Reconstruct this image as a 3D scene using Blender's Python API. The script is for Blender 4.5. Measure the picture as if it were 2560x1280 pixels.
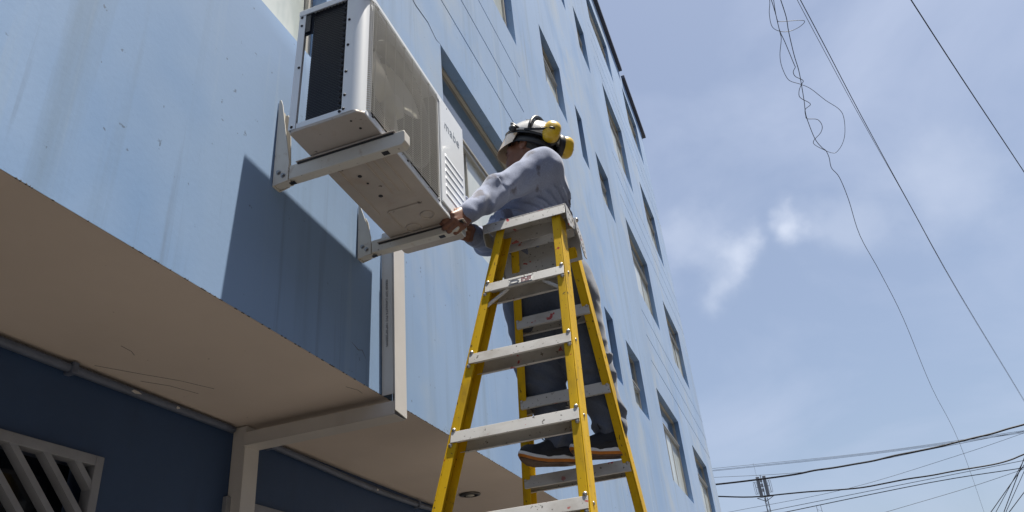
import bpy, math, random
import numpy as np
from mathutils import Matrix, Vector

random.seed(7)
for o in list(bpy.data.objects):
    bpy.data.objects.remove(o)
S = bpy.context.scene
COL = S.collection
R = math.radians

# ------------------------------------------------------------------ camera
# Metres. Camera at the origin, X runs along the facade, Y points into the building, Z up. Pavement at GZ.
GZ = -1.40          # pavement level below the camera
D = 1.45            # upper facade plane
LW = 2.17           # recessed ground-floor wall plane
SOF = 1.096         # underside of the overhang
FPX = 1923.0
def _axes():
    a = np.array([800.0, 1016.0, FPX]); rx = -330.0
    b = np.array([rx, -(FPX*FPX + rx*a[0])/a[1], FPX])
    X = a/np.linalg.norm(a); Z = b/np.linalg.norm(b); Y = np.cross(Z, X)
    return np.stack([X, Y, Z])
AX = _axes()
cam_d = bpy.data.cameras.new('camera')
cam = bpy.data.objects.new('camera', cam_d); COL.objects.link(cam)
rt, dn, fw = AX[:, 0], AX[:, 1], AX[:, 2]
cam.matrix_world = Matrix(((rt[0], -dn[0], -fw[0], 0), (rt[1], -dn[1], -fw[1], 0), (rt[2], -dn[2], -fw[2], 0), (0, 0, 0, 1)))
cam_d.sensor_width = 36.0
cam_d.lens = FPX/2560*36.0
cam_d.clip_start = 0.05
cam_d.clip_end = 5000
S.camera = cam

# ------------------------------------------------------------------ sky + sun
SUN = Vector((0.26, -1.0, 4.25)).normalized()          # towards the sun
elev = math.asin(SUN.z); azim = math.atan2(SUN.x, SUN.y)
W = bpy.data.worlds.new('World'); S.world = W; W.use_nodes = True
nt = W.node_tree; nt.nodes.clear()
def N(t, **k):
    n = nt.nodes.new(t)
    for a, v in k.items(): setattr(n, a, v)
    return n
out = N('ShaderNodeOutputWorld'); bg = N('ShaderNodeBackground'); bg.inputs[1].default_value = 0.060
sky = N('ShaderNodeTexSky'); sky.sky_type = 'NISHITA'; sky.sun_disc = False
sky.sun_elevation = elev; sky.sun_rotation = azim; sky.altitude = 50
sky.air_density = 1.1; sky.dust_density = 2.2; sky.ozone_density = 2.5
tc = N('ShaderNodeTexCoord'); mp = N('ShaderNodeMapping'); mp.inputs['Scale'].default_value = (1.0, 1.6, 3.2)
mp.inputs['Rotation'].default_value = (0.0, R(-18), R(24)); mp.inputs['Location'].default_value = (0.35, 0.1, 0.62)
n1 = N('ShaderNodeTexNoise'); n1.inputs['Scale'].default_value = 2.1; n1.inputs['Detail'].default_value = 7; n1.inputs['Roughness'].default_value = 0.52; n1.inputs['Distortion'].default_value = 0.5
cr = N('ShaderNodeValToRGB'); cr.color_ramp.elements[0].position = 0.42; cr.color_ramp.elements[1].position = 0.80
cr.color_ramp.elements[0].color = (0.34, 0.34, 0.34, 1); cr.color_ramp.elements[1].color = (0.78, 0.78, 0.78, 1)
mx = N('ShaderNodeMixRGB'); mx.inputs['Color2'].default_value = (4.6, 5.25, 6.8, 1)
L = nt.links.new
L(tc.outputs['Generated'], mp.inputs[0]); L(mp.outputs[0], n1.inputs['Vector']); L(n1.outputs['Fac'], cr.inputs[0])
L(cr.outputs[0], mx.inputs['Fac']); L(sky.outputs[0], mx.inputs['Color1'])
# a few soft cumulus puffs low over the street
cn = N('ShaderNodeTexNoise'); cn.inputs['Scale'].default_value = 13; cn.inputs['Detail'].default_value = 6; cn.inputs['Roughness'].default_value = 0.55
L(tc.outputs['Generated'], cn.inputs['Vector'])
wn = N('ShaderNodeTexNoise'); wn.inputs['Scale'].default_value = 9; wn.inputs['Detail'].default_value = 5; L(tc.outputs['Generated'], wn.inputs['Vector'])
wv = N('ShaderNodeVectorMath', operation='MULTIPLY_ADD'); wv.inputs[1].default_value = (0.16, 0.16, 0.11); L(wn.outputs['Color'], wv.inputs[0])
wo = N('ShaderNodeVectorMath', operation='SUBTRACT'); wo.inputs[1].default_value = (0.08, 0.08, 0.055); L(tc.outputs['Generated'], wo.inputs[0]); L(wo.outputs[0], wv.inputs[2])
last = mx.outputs[0]
for (cx_, cy_, cz_, rad, amp) in ((0.879, -0.092, 0.467, 0.055, 0.70), (0.889, -0.017, 0.457, 0.060, 0.60), (0.901, 0.024, 0.434, 0.070, 0.40), (0.877, -0.145, 0.458, 0.090, 0.25), (0.855, -0.237, 0.462, 0.120, 0.25), (0.868, 0.032, 0.495, 0.080, 0.25)):
    dv = Vector((cx_, cy_, cz_)).normalized()
    ds = N('ShaderNodeVectorMath', operation='DISTANCE'); ds.inputs[1].default_value = dv; L(wv.outputs[0], ds.inputs[0])
    mr = N('ShaderNodeMapRange'); mr.interpolation_type = 'SMOOTHSTEP'; mr.inputs['From Min'].default_value = rad; mr.inputs['From Max'].default_value = 0.0; mr.inputs['To Max'].default_value = 1.0
    L(ds.outputs['Value'], mr.inputs['Value'])
    ma = N('ShaderNodeMath', operation='ADD'); L(mr.outputs[0], ma.inputs[0]); L(cn.outputs['Fac'], ma.inputs[1])
    mb_ = N('ShaderNodeMapRange'); mb_.interpolation_type = 'SMOOTHSTEP'; mb_.inputs['From Min'].default_value = 0.45; mb_.inputs['From Max'].default_value = 1.6; mb_.inputs['To Max'].default_value = amp
    L(ma.outputs[0], mb_.inputs['Value'])
    mm_ = N('ShaderNodeMath', operation='MULTIPLY'); L(mb_.outputs[0], mm_.inputs[0]); L(mr.outputs[0], mm_.inputs[1])
    m2_ = N('ShaderNodeMixRGB'); m2_.inputs['Color2'].default_value = (6.9, 7.4, 8.5, 1); L(mm_.outputs[0], m2_.inputs['Fac']); L(last, m2_.inputs['Color1']); last = m2_.outputs[0]
L(last, bg.inputs[0])
L(bg.outputs[0], out.inputs[0])
sd = bpy.data.lights.new('sun', 'SUN'); sd.energy = 5.0; sd.angle = R(0.55); sd.color = (1.0, 0.94, 0.83)
so = bpy.data.objects.new('sun', sd); COL.objects.link(so); so.location = (10, -20, 60)
so.rotation_euler = SUN.to_track_quat('Z', 'Y').to_euler()
S.view_settings.view_transform = 'Standard'; S.view_settings.look = 'None'
S.view_settings.exposure = 1.05; S.view_settings.gamma = 1.0

# ------------------------------------------------------------------ helpers
def tag(o, label=None, cat=None, group=None, kind=None):
    if label: o['label'] = label
    if cat: o['category'] = cat
    if group: o['group'] = group
    if kind: o['kind'] = kind
    return o
def thing(name, label, cat, loc=(0, 0, 0), rot=None, group=None):
    o = bpy.data.objects.new(name, None); COL.objects.link(o); o.location = loc
    o.empty_display_size = 0.1
    if rot: o.rotation_euler = rot
    return tag(o, label, cat, group)
def adopt(o, parent, local=False):
    o.parent = parent
    if not local:
        p = parent
        while p.parent is not None: p = p.parent
        m = Matrix.Translation(p.location) @ p.rotation_euler.to_matrix().to_4x4() if p.type == 'EMPTY' else Matrix.Identity(4)
        o.matrix_parent_inverse = m.inverted() if parent is p else Matrix.Identity(4)

class MB:
    def __init__(s): s.v = []; s.f = []
    def add(s, vs, fs):
        b = len(s.v); s.v += [tuple(map(float, p)) for p in vs]; s.f += [tuple(b+i for i in f) for f in fs]; return s
    def box(s, x0, x1, y0, y1, z0, z1):
        return s.add([(x0,y0,z0),(x1,y0,z0),(x1,y1,z0),(x0,y1,z0),(x0,y0,z1),(x1,y0,z1),(x1,y1,z1),(x0,y1,z1)],
                     [(0,3,2,1),(4,5,6,7),(0,1,5,4),(1,2,6,5),(2,3,7,6),(3,0,4,7)])
    def hexa(s, p):   # 8 points, bottom ring then top ring, same order as box
        return s.add(p, [(0,3,2,1),(4,5,6,7),(0,1,5,4),(1,2,6,5),(2,3,7,6),(3,0,4,7)])
    def prism(s, poly, off):   # polygon (3d points) extruded by the vector off
        n = len(poly); o = Vector(off)
        vs = [Vector(p) for p in poly]; vs += [p+o for p in vs]
        fs = [tuple(range(n-1, -1, -1)), tuple(range(n, 2*n))] + [(i, (i+1) % n, n+(i+1) % n, n+i) for i in range(n)]
        return s.add(vs, fs)
    def tube(s, pts, r, k=6, cap=True):
        P = [Vector(p) for p in pts]; n = len(P)
        rs = r if isinstance(r, (list, tuple)) else [r]*n
        up = None; rings = []
        for i in range(n):
            t = (P[min(i+1, n-1)]-P[max(i-1, 0)]).normalized()
            if up is None: up = t.orthogonal().normalized()
            up = (up - t*up.dot(t)); up = up.normalized() if up.length > 1e-6 else t.orthogonal().normalized()
            w = t.cross(up); rings.append([P[i]+(up*math.cos(2*math.pi*j/k)+w*math.sin(2*math.pi*j/k))*rs[i] for j in range(k)])
        vs = [p for q in rings for p in q]; fs = []
        for i in range(n-1):
            for j in range(k):
                a = i*k+j; b = i*k+(j+1) % k; fs.append((a, b, b+k, a+k))
        if cap: fs += [tuple(range(k-1, -1, -1)), tuple(range((n-1)*k, n*k))]
        return s.add(vs, fs)
    def disc(s, c, nrm, r, t, k=12):   # short cylinder
        c = Vector(c); nrm = Vector(nrm).normalized()
        return s.tube([c, c+nrm*t], r, k)
    def dome(s, c, nrm, r, h, k=10):   # rivet head
        c = Vector(c); nrm = Vector(nrm).normalized()
        return s.tube([c, c+nrm*h*.55, c+nrm*h*.9, c+nrm*h], [r, r*.88, r*.5, r*.08], k)
    def build(s, name, mat, parent=None, local=False, bevel=0, smooth=False, seg=2):
        me = bpy.data.meshes.new(name); me.from_pydata(s.v, [], s.f); me.update()
        o = bpy.data.objects.new(name, me); COL.objects.link(o)
        if mat: me.materials.append(mat)
        if smooth:
            for p in me.polygons: p.use_smooth = True
        if bevel:
            m = o.modifiers.new('bevel', 'BEVEL'); m.width = bevel; m.segments = seg; m.limit_method = 'ANGLE'; m.angle_limit = R(40)
            for p in me.polygons: p.use_smooth = True
            w = o.modifiers.new('normals', 'WEIGHTED_NORMAL'); w.keep_sharp = True
        if parent is not None: adopt(o, parent, local)
        return o
def text_mesh(name, body, size, mat, parent, mw, ext=0.0005, local=False, space=1.0):
    c = bpy.data.curves.new(name, 'FONT'); c.body = body; c.size = size; c.extrude = ext; c.space_character = space
    t = bpy.data.objects.new('tmp_text', c); COL.objects.link(t)
    bpy.context.view_layer.update()
    me = bpy.data.meshes.new_from_object(t.evaluated_get(bpy.context.evaluated_depsgraph_get()))
    bpy.data.objects.remove(t); bpy.data.curves.remove(c)
    me.transform(mw); me.materials.clear(); me.materials.append(mat)
    o = bpy.data.objects.new(name, me); COL.objects.link(o); adopt(o, parent, local); return o
def ray(px, py):
    d = AX @ np.array([px-1280.0, py-640.0, FPX]); return d/np.linalg.norm(d)
def on_z(px, py, z): d = ray(px, py); return Vector(d*(z/d[2]))
def on_x(px, py, x): d = ray(px, py); return Vector(d*(x/d[0]))
def smooth_path(pts, sub=6):
    P = [Vector(p) for p in pts]; res = []
    for i in range(len(P)-1):
        a = P[max(i-1, 0)]; b = P[i]; c = P[i+1]; d = P[min(i+2, len(P)-1)]
        for j in range(sub):
            t = j/sub
            res.append(0.5*((2*b)+(c-a)*t+(2*a-5*b+4*c-d)*t*t+(3*b-a-3*c+d)*t**3))
    res.append(P[-1]); return res

# ------------------------------------------------------------------ materials
def mat(name, base, rough=0.6, metal=0.0, var=None, bump=None, spec=0.5, coat=0.0, coat_rough=0.1, layers=(), trans=0.0, sheen=0.0, alpha=None):
    """var = (scale, amount, stretch); bump = (scale, strength[, stretch]); layers = list of (scale, stretch, lo, hi, colour, detail)"""
    m = bpy.data.materials.new(name); m.use_nodes = True
    t = m.node_tree; b = t.nodes['Principled BSDF']; lk = t.links.new
    b.inputs['Base Color'].default_value = (*base, 1); b.inputs['Roughness'].default_value = rough; b.inputs['Metallic'].default_value = metal
    b.inputs['Specular IOR Level'].default_value = spec
    if coat: b.inputs['Coat Weight'].default_value = coat; b.inputs['Coat Roughness'].default_value = coat_rough
    if trans: b.inputs['Transmission Weight'].default_value = trans
    if sheen: b.inputs['Sheen Weight'].default_value = sheen; b.inputs['Sheen Roughness'].default_value = 0.5
    tcn = t.nodes.new('ShaderNodeTexCoord')
    def noise(scale, stretch=(1, 1, 1), detail=5, rgh=0.55, dist=0.0, off=(0, 0, 0)):
        mpn = t.nodes.new('ShaderNodeMapping'); mpn.inputs['Scale'].default_value = stretch; mpn.inputs['Location'].default_value = off
        nn = t.nodes.new('ShaderNodeTexNoise'); nn.inputs['Scale'].default_value = scale; nn.inputs['Detail'].default_value = detail
        nn.inputs['Roughness'].default_value = rgh; nn.inputs['Distortion'].default_value = dist
        lk(tcn.outputs['Object'], mpn.inputs[0]); lk(mpn.outputs[0], nn.inputs['Vector']); return nn.outputs['Fac']
    col = None
    if var:
        f = noise(var[0], var[2] if len(var) > 2 else (1, 1, 1))
        rp = t.nodes.new('ShaderNodeValToRGB'); rp.color_ramp.elements[0].position = 0.3; rp.color_ramp.elements[1].position = 0.7
        a = var[1]
        rp.color_ramp.elements[0].color = (*[max(0, c*(1-a)) for c in base], 1); rp.color_ramp.elements[1].color = (*[min(1, c*(1+a)) for c in base], 1)
        lk(f, rp.inputs[0]); col = rp.outputs[0]
    for i, (sc, st, lo, hi, c, det) in enumerate(layers):
        f = noise(sc, st, det, 0.6, 0.2, (i*3.1, i*1.7, i*2.3))
        rp = t.nodes.new('ShaderNodeValToRGB'); rp.color_ramp.elements[0].position = lo; rp.color_ramp.elements[1].position = hi
        rp.color_ramp.elements[0].color = (0, 0, 0, 1); rp.color_ramp.elements[1].color = (c[3],)*3+(1,) if len(c) > 3 else (1, 1, 1, 1)
        lk(f, rp.inputs[0])
        mxn = t.nodes.new('ShaderNodeMixRGB'); mxn.inputs['Color2'].default_value = (*c[:3], 1)
        if col: lk(col, mxn.inputs['Color1'])
        else: mxn.inputs['Color1'].default_value = (*base, 1)
        lk(rp.outputs[0], mxn.inputs['Fac']); col = mxn.outputs[0]
    if col: lk(col, b.inputs['Base Color'])
    if bump:
        bn = t.nodes.new('ShaderNodeBump'); bn.inputs['Strength'].default_value = bump[1]; bn.inputs['Distance'].default_value = bump[3] if len(bump) > 3 else 0.004
        lk(noise(bump[0], bump[2] if len(bump) > 2 else (1, 1, 1), 6), bn.inputs['Height']); lk(bn.outputs[0], b.inputs['Normal'])
    if alpha is not None: b.inputs['Alpha'].default_value = alpha
    return m

M = {}
M['facade'] = mat('facade_paint', (0.205, 0.312, 0.495), 0.7, sheen=0.055, var=(0.55, 0.10, (1, 1, 0.6)), bump=(70, 0.08), spec=0.25, layers=[
    (0.8, (1, 1, 0.7), 0.50, 0.72, (0.125, 0.245, 0.46, 0.85), 4),
    (1.1, (1.0, 1, 0.8), 0.54, 0.72, (0.285, 0.345, 0.42, 0.8), 5),
    (15, (1, 1, 0.03), 0.62, 0.74, (0.14, 0.205, 0.31, 0.6), 6),
    (6.5, (1, 1, 0.045), 0.54, 0.78, (0.15, 0.225, 0.33, 0.8), 6),
    (9.0, (1, 1, 0.035), 0.60, 0.78, (0.29, 0.375, 0.48, 0.6), 4),
    (22, (1, 1, 1), 0.69, 0.72, (0.08, 0.12, 0.18, 0.8), 3)])
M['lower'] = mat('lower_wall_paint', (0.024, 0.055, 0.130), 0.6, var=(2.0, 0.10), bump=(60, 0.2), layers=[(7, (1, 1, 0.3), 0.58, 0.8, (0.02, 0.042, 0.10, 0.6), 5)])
M['soffit'] = mat('soffit_paint', (0.60, 0.52, 0.46), 0.7, var=(1.3, 0.07), bump=(35, 0.12), layers=[
    (1.6, (1, 1, 1), 0.60, 0.85, (0.70, 0.63, 0.57, 0.5), 5), (30, (1, 1, 1), 0.74, 0.78, (0.2, 0.16, 0.13, 0.8), 3)])
M['chip'] = mat('chipped_edge', (0.11, 0.105, 0.10), 0.9)
M['flash'] = mat('roof_flashing', (0.05, 0.06, 0.09), 0.6)
M['frame'] = mat('window_aluminium', (0.416, 0.392, 0.344), 0.45, 0.3, var=(12, 0.1))
M['film'] = mat('frosted_film', (0.54, 0.57, 0.54), 0.35, var=(2.6, 0.10), coat=0.5, coat_rough=0.12, layers=[
    (5.5, (1, 1, 0.35), 0.46, 0.54, (0.40, 0.45, 0.43, 0.55), 3), (3.0, (1.4, 1, 0.5), 0.55, 0.75, (0.64, 0.66, 0.62, 0.8), 4)])
M['glass'] = mat('dark_glass', (0.09, 0.1215, 0.1395), 0.08, spec=0.7, var=(3.5, 0.25, (1, 1, 0.5)), coat=0.6, coat_rough=0.05)
M['blackglass'] = mat('unlit_glass', (0.010, 0.014, 0.022), 0.06, spec=0.6)
M['grillepaint'] = mat('window_grille_paint', (0.24, 0.25, 0.28), 0.55, var=(9, 0.12), layers=[(22, (1, 1, 1), 0.66, 0.72, (0.16, 0.13, 0.11, 0.7), 4)])
M['pvc'] = mat('pvc_trunking', (0.528, 0.504, 0.48), 0.45, var=(5, 0.05), layers=[(7, (1, 1, 0.25), 0.62, 0.82, (0.4, 0.352, 0.296, 0.5), 5)])
M['conduit'] = mat('conduit_paint', (0.09, 0.11, 0.16), 0.5, var=(10, 0.15))
M['ink'] = mat('print_ink', (0.16, 0.16, 0.17), 0.6)
M['acwhite'] = mat('cabinet_enamel', (0.672, 0.704, 0.744), 0.38, spec=0.5, var=(3, 0.03), coat=0.15, layers=[(14, (1, 1, 0.4), 0.70, 0.80, (0.336, 0.304, 0.264, 0.55), 5)])
M['acpan'] = mat('base_pan_dirty', (0.43, 0.385, 0.345), 0.5, 0.2, var=(4, 0.14), layers=[
    (7, (1, 1, 1), 0.52, 0.75, (0.36, 0.26, 0.19, 0.6), 6), (28, (1, 1, 1), 0.70, 0.74, (0.10, 0.08, 0.07, 0.9), 3)], bump=(9, 0.10))
M['coil'] = mat('coil_black', (0.008, 0.013, 0.026), 0.42, bump=(120, 0.3))
M['mesh'] = mat('coil_guard', (0.02, 0.022, 0.03), 0.35)
M['inside'] = mat('cabinet_inside', (0.14, 0.135, 0.12), 0.6)
M['wire'] = mat('grille_wire', (0.4, 0.392, 0.368), 0.35)
M['fan'] = mat('fan_plastic', (0.42, 0.40, 0.34), 0.4)
M['rubber'] = mat('rubber_black', (0.018, 0.018, 0.02), 0.7)
M['screw'] = mat('screw_dark', (0.03, 0.03, 0.035), 0.45, 0.5)
M['bracket'] = mat('bracket_paint', (0.528, 0.504, 0.456), 0.45, var=(5, 0.05), layers=[(14, (1, 1, 1), 0.60, 0.72, (0.264, 0.16, 0.088, 0.6), 6), (30, (1, 1, 1), 0.66, 0.70, (0.08, 0.056, 0.04, 0.8), 4)])
M['bolt'] = mat('bolt_steel', (0.30, 0.30, 0.31), 0.35, 0.8)
M['logo'] = mat('logo_grey', (0.16, 0.19, 0.24), 0.5)
M['yellow'] = mat('yellow_fibreglass', (0.592, 0.368, 0.0048), 0.55, spec=0.2, var=(7, 0.07, (1, 1, 0.2)), layers=[
    (42, (1, 1, 1), 0.69, 0.71, (0.336, 0.016, 0.016, 0.9), 3), (60, (1, 1, 1), 0.685, 0.70, (0.064, 0.044, 0.016, 0.85), 3),
    (13, (1, 1, 0.25), 0.52, 0.72, (0.27, 0.165, 0.02, 0.7), 6), (55, (1, 1, 0.5), 0.66, 0.69, (0.05, 0.04, 0.02, 0.8), 3)])
M['alu'] = mat('worn_aluminium', (0.49, 0.485, 0.475), 0.5, 0.12, var=(6, 0.07), layers=[
    (21, (1, 0.7, 1), 0.665, 0.68, (0.4, 0.024, 0.032, 0.95), 3), (60, (1, 1, 1), 0.64, 0.68, (0.056, 0.048, 0.04, 0.9), 3),
    (9, (1, 0.5, 1), 0.50, 0.74, (0.24, 0.208, 0.176, 0.65), 6)])
M['rivet'] = mat('rivet_steel', (0.45, 0.43, 0.40), 0.35, 0.7)
M['sticker'] = mat('sticker_white', (0.6, 0.592, 0.568), 0.5, var=(60, 0.12))
M['red'] = mat('red_print', (0.48, 0.04, 0.05), 0.6)
M['shirt'] = mat('grey_sweatshirt', (0.172, 0.200, 0.292), 0.9, sheen=0.25, spec=0.2, var=(160, 0.13), bump=(210, 0.35, (1, 1, 1), 0.0015), layers=[
    (7, (1, 1, 1), 0.57, 0.63, (0.068, 0.0624, 0.08, 0.8), 6)])
M['trouser'] = mat('charcoal_sweatpants', (0.088, 0.104, 0.142), 0.92, sheen=0.2, spec=0.2, var=(150, 0.12), bump=(200, 0.35, (1, 1, 1), 0.0015))
M['skin'] = mat('skin', (0.165, 0.072, 0.043), 0.5, spec=0.4, var=(40, 0.14), bump=(140, 0.25, (1, 1, 1), 0.001))
M['hair'] = mat('hair_black', (0.012, 0.010, 0.010), 0.5, bump=(180, 0.6))
M['helmet'] = mat('helmet_white', (0.42, 0.42, 0.42), 0.25, coat=0.4, var=(12, 0.05))
M['hblack'] = mat('helmet_black', (0.014, 0.015, 0.018), 0.45)
M['muff'] = mat('earmuff_yellow', (0.576, 0.368, 0.012), 0.35, coat=0.3, var=(25, 0.06), layers=[(40, (1, 1, 1), 0.69, 0.72, (0.16, 0.096, 0.016, 0.8), 3)])
M['visor'] = mat('visor_plastic', (0.624, 0.464, 0.304), 0.25, trans=0.2, coat=0.3)  # beige reflection on the clear plastic put into its base colour
M['shoe'] = mat('shoe_knit_black', (0.012, 0.014, 0.02), 0.75, bump=(260, 0.5, (1, 1, 1), 0.0015))
M['midsole'] = mat('midsole_white', (0.66, 0.66, 0.66), 0.55, var=(30, 0.06))
M['orange'] = mat('outsole_gum_orange', (0.52, 0.17, 0.02), 0.5, var=(25, 0.15))
M['outsole'] = mat('outsole_worn', (0.11, 0.065, 0.04), 0.6, var=(35, 0.3), bump=(120, 0.6, (1, 1, 1), 0.003))
M['cable'] = mat('cable_black', (0.012, 0.013, 0.018), 0.6)
M['cablethin'] = mat('cable_dark_grey', (0.06, 0.065, 0.08), 0.6)
M['steel'] = mat('galvanised_steel', (0.16, 0.17, 0.19), 0.5, 0.4)
M['asphalt'] = mat('asphalt', (0.055, 0.054, 0.052), 0.85, var=(1.5, 0.15), bump=(70, 0.5))
M['pavement'] = mat('concrete_pavement', (0.074, 0.066, 0.058), 0.8, var=(0.9, 0.12), bump=(30, 0.3))
M['soil'] = mat('dry_ground', (0.068, 0.0576, 0.0448), 0.9, var=(0.2, 0.2))
M['paint'] = mat('road_paint', (0.75, 0.74, 0.70), 0.7, var=(6, 0.1))
M['lampmetal'] = mat('downlight_metal', (0.10, 0.095, 0.09), 0.35, 0.6)

# ------------------------------------------------------------------ ground
tag(MB().add([(-400, -400, GZ-0.16), (600, -400, GZ-0.16), (600, 400, GZ-0.16), (-400, 400, GZ-0.16)], [(0, 1, 2, 3)]).build('ground', M['soil']), kind='structure')
tag(MB().add([(-200, -11, GZ-0.13), (300, -11, GZ-0.13), (300, -3.0, GZ-0.13), (-200, -3.0, GZ-0.13)], [(0, 1, 2, 3)]).build('road', M['asphalt']), kind='structure')
tag(MB().box(-200, 300, -2.85, 30, GZ-0.155, GZ).build('pavement', M['pavement'], bevel=0.01), kind='structure')
tag(MB().box(-200, 300, -3.0, -2.855, GZ-0.155, GZ+0.01).build('kerb', M['pavement'], bevel=0.02), kind='structure')
dash = MB()
for i in range(40): dash.add([(-60+i*5, -7.06, GZ-0.126), (-58+i*5, -7.06, GZ-0.126), (-58+i*5, -6.94, GZ-0.126), (-60+i*5, -6.94, GZ-0.126)], [(0, 1, 2, 3)])
tag(dash.build('road_marking', M['paint']), kind='structure')

# ------------------------------------------------------------------ building
BX0, BX1, BTOP = -6.0, 17.75, 13.42
bld = thing('apartment_building', 'pale blue rendered apartment block with recessed windows and an overhanging upper storey', 'building', (6, D, GZ))
# windows: x0, x1, z0, z1, transom height (or None), mullion fractions
WIN = [
    (0.15, 2.14, 2.41, 3.78, 3.30, (.33, .66)), (3.47, 5.40, 2.41, 3.79, 3.30, (.28, .56, .8)),
    (3.45, 5.41, 5.54, 6.93, 6.45, (.33, .66)),
    (6.54, 7.39, 6.03, 6.93, 6.62, (.45,)), (8.07, 8.42, 5.99, 6.87, None, ()), (9.14, 9.91, 5.98, 6.81, 6.55, (.45,)),
    (11.09, 12.94, 5.40, 6.77, 6.33, (.30, .62)), (14.40, 16.29, 5.33, 6.66, 6.24, (.30, .5, .7)),
    (8.20, 8.63, 9.22, 10.12, None, ()), (9.40, 10.10, 9.14, 10.11, 9.80, (.5,)),
    (11.36, 12.99, 8.40, 9.99, 9.55, (.35, .68)), (14.58, 16.31, 8.33, 9.72, 9.28, (.35, .68)),
    (11.30, 13.34, 11.62, 12.72, 12.40, (.3, .62)), (14.95, 16.67, 11.53, 12.85, 12.50, (.35, .7)),
    (7.87, 8.28, 2.90, 3.73, None, ()), (8.97, 9.80, 2.90, 3.73, 3.30, ()),
    (10.99, 12.95, 2.38, 3.73, 3.30, (.34, .58)), (14.45, 16.40, 2.38, 3.70, 3.28, (.30, .62)),
]
G = 0.016
GRV = []
for z in (4.26, 4.67, 5.10): GRV += [(BX0, 5.39, z, z+G)]
for z in (4.16, 4.58, 5.00, 7.18, 7.64, 8.08, 10.25, 10.70, 11.15): GRV += [(11.0 if z < 9 else 10.9, BX1, z, z+G)]
REV = 0.085
xs = sorted({BX0, BX1, *[w[0] for w in WIN], *[w[1] for w in WIN], *[g[0] for g in GRV], *[g[1] for g in GRV]})
zs = sorted({SOF, BTOP, *[w[2] for w in WIN], *[w[3] for w in WIN], *[g[2] for g in GRV], *[g[3] for g in GRV]})
def depth(x, z):
    for w in WIN:
        if w[0] < x < w[1] and w[2] < z < w[3]: return REV+0.06
    for g in GRV:
        if g[0] <= x <= g[1] and g[2] < z < g[3]: return 0.013
    return 0.0
nx, nz = len(xs)-1, len(zs)-1
dm = [[depth((xs[i]+xs[i+1])/2, (zs[j]+zs[j+1])/2) for j in range(nz)] for i in range(nx)]
fb = MB()
for i in range(nx):
    for j in range(nz):
        d = dm[i][j]; x0, x1, z0, z1 = xs[i], xs[i+1], zs[j], zs[j+1]
        if d < REV: fb.add([(x0, D+d, z0), (x1, D+d, z0), (x1, D+d, z1), (x0, D+d, z1)], [(0, 1, 2, 3)])
        if i+1 < nx and abs(dm[i+1][j]-d) > 1e-6:
            e = dm[i+1][j]; q = [(x1, D+d, z0), (x1, D+e, z0), (x1, D+e, z1), (x1, D+d, z1)]; fb.add(q, [(0, 1, 2, 3)])
        if j+1 < nz and abs(dm[i][j+1]-d) > 1e-6:
            e = dm[i][j+1]; q = [(x0, D+d, z1), (x1, D+d, z1), (x1, D+e, z1), (x0, D+e, z1)]; fb.add(q, [(0, 1, 2, 3)])
# sides, roof and back of the block
fb.add([(BX1, D, SOF), (BX1, 12, SOF), (BX1, 12, BTOP), (BX1, D, BTOP), (BX0, D, SOF), (BX0, 12, SOF), (BX0, 12, BTOP), (BX0, D, BTOP)],
       [(0, 1, 2, 3), (4, 7, 6, 5), (3, 2, 6, 7), (1, 5, 6, 2)])
fb.build('wall', M['facade'], bld)
MB().box(BX0, BX1, D+0.003, 12, SOF+0.0005, SOF+0.05).build('soffit', M['soffit'], bld)
SOFB = SOF
for (a, b) in ((8.5, 15.06), (15.34, 18.06)):
    MB().box(a, b, D-0.085, D+0.25, BTOP-0.01, BTOP+0.10).build('roof_flashing', M['flash'], bld, bevel=0.01)
# chipped paint along the lower edge
rng = random.Random(3)
ch = MB()
x = 0.6
while x < 4.2:
    w = rng.uniform(0.0015, 0.006); h = rng.uniform(0.001, 0.0035)
    n = 6; poly = [(x+w*(k/(n-1)), D-0.0015, SOF+h*rng.uniform(.1, 1)*math.sin(math.pi*k/(n-1))) for k in range(n)] + [(x+w, D-0.0015, SOF-0.0012), (x, D-0.0015, SOF-0.0012)]
    ch.prism(poly, (0, 0.004, 0)); x += w+rng.choice((0.002, 0.003, 0.02, 0.05))*rng.uniform(.5, 1.5)*(2.5 if x < 1.3 else 1)
tag(ch.build('chipped_edge', M['chip'], bld), kind='stuff')
# hairline crack above the main window
cp = [(2.55, 3.86), (2.75, 3.80), (2.95, 3.83), (3.10, 3.79), (3.28, 3.81), (3.40, 3.77), (3.47, 3.79)]
MB().tube([(a, D, b) for a, b in cp], [0.0008, 0.0014, 0.002, 0.0024, 0.002, 0.0016, 0.0006], 5).build('crack', M['chip'], bld)
# ground floor wall with two barred windows
LWIN = [(0.2, 2.00, -0.35, 0.815), (2.64, 4.30, -0.35, 0.80)]
lx = sorted({BX0, BX1, *[w[0] for w in LWIN], *[w[1] for w in LWIN]}); lz = sorted({GZ, SOFB, *[w[2] for w in LWIN], *[w[3] for w in LWIN]})
lb = MB()
for i in range(len(lx)-1):
    for j in range(len(lz)-1):
        xc, zc = (lx[i]+lx[i+1])/2, (lz[j]+lz[j+1])/2
        if not any(w[0] < xc < w[1] and w[2] < zc < w[3] for w in LWIN):
            lb.box(lx[i], lx[i+1], LW, LW+0.18, lz[j], lz[j+1])
lb.build('lower_wall', M['lower'], bld)

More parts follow.
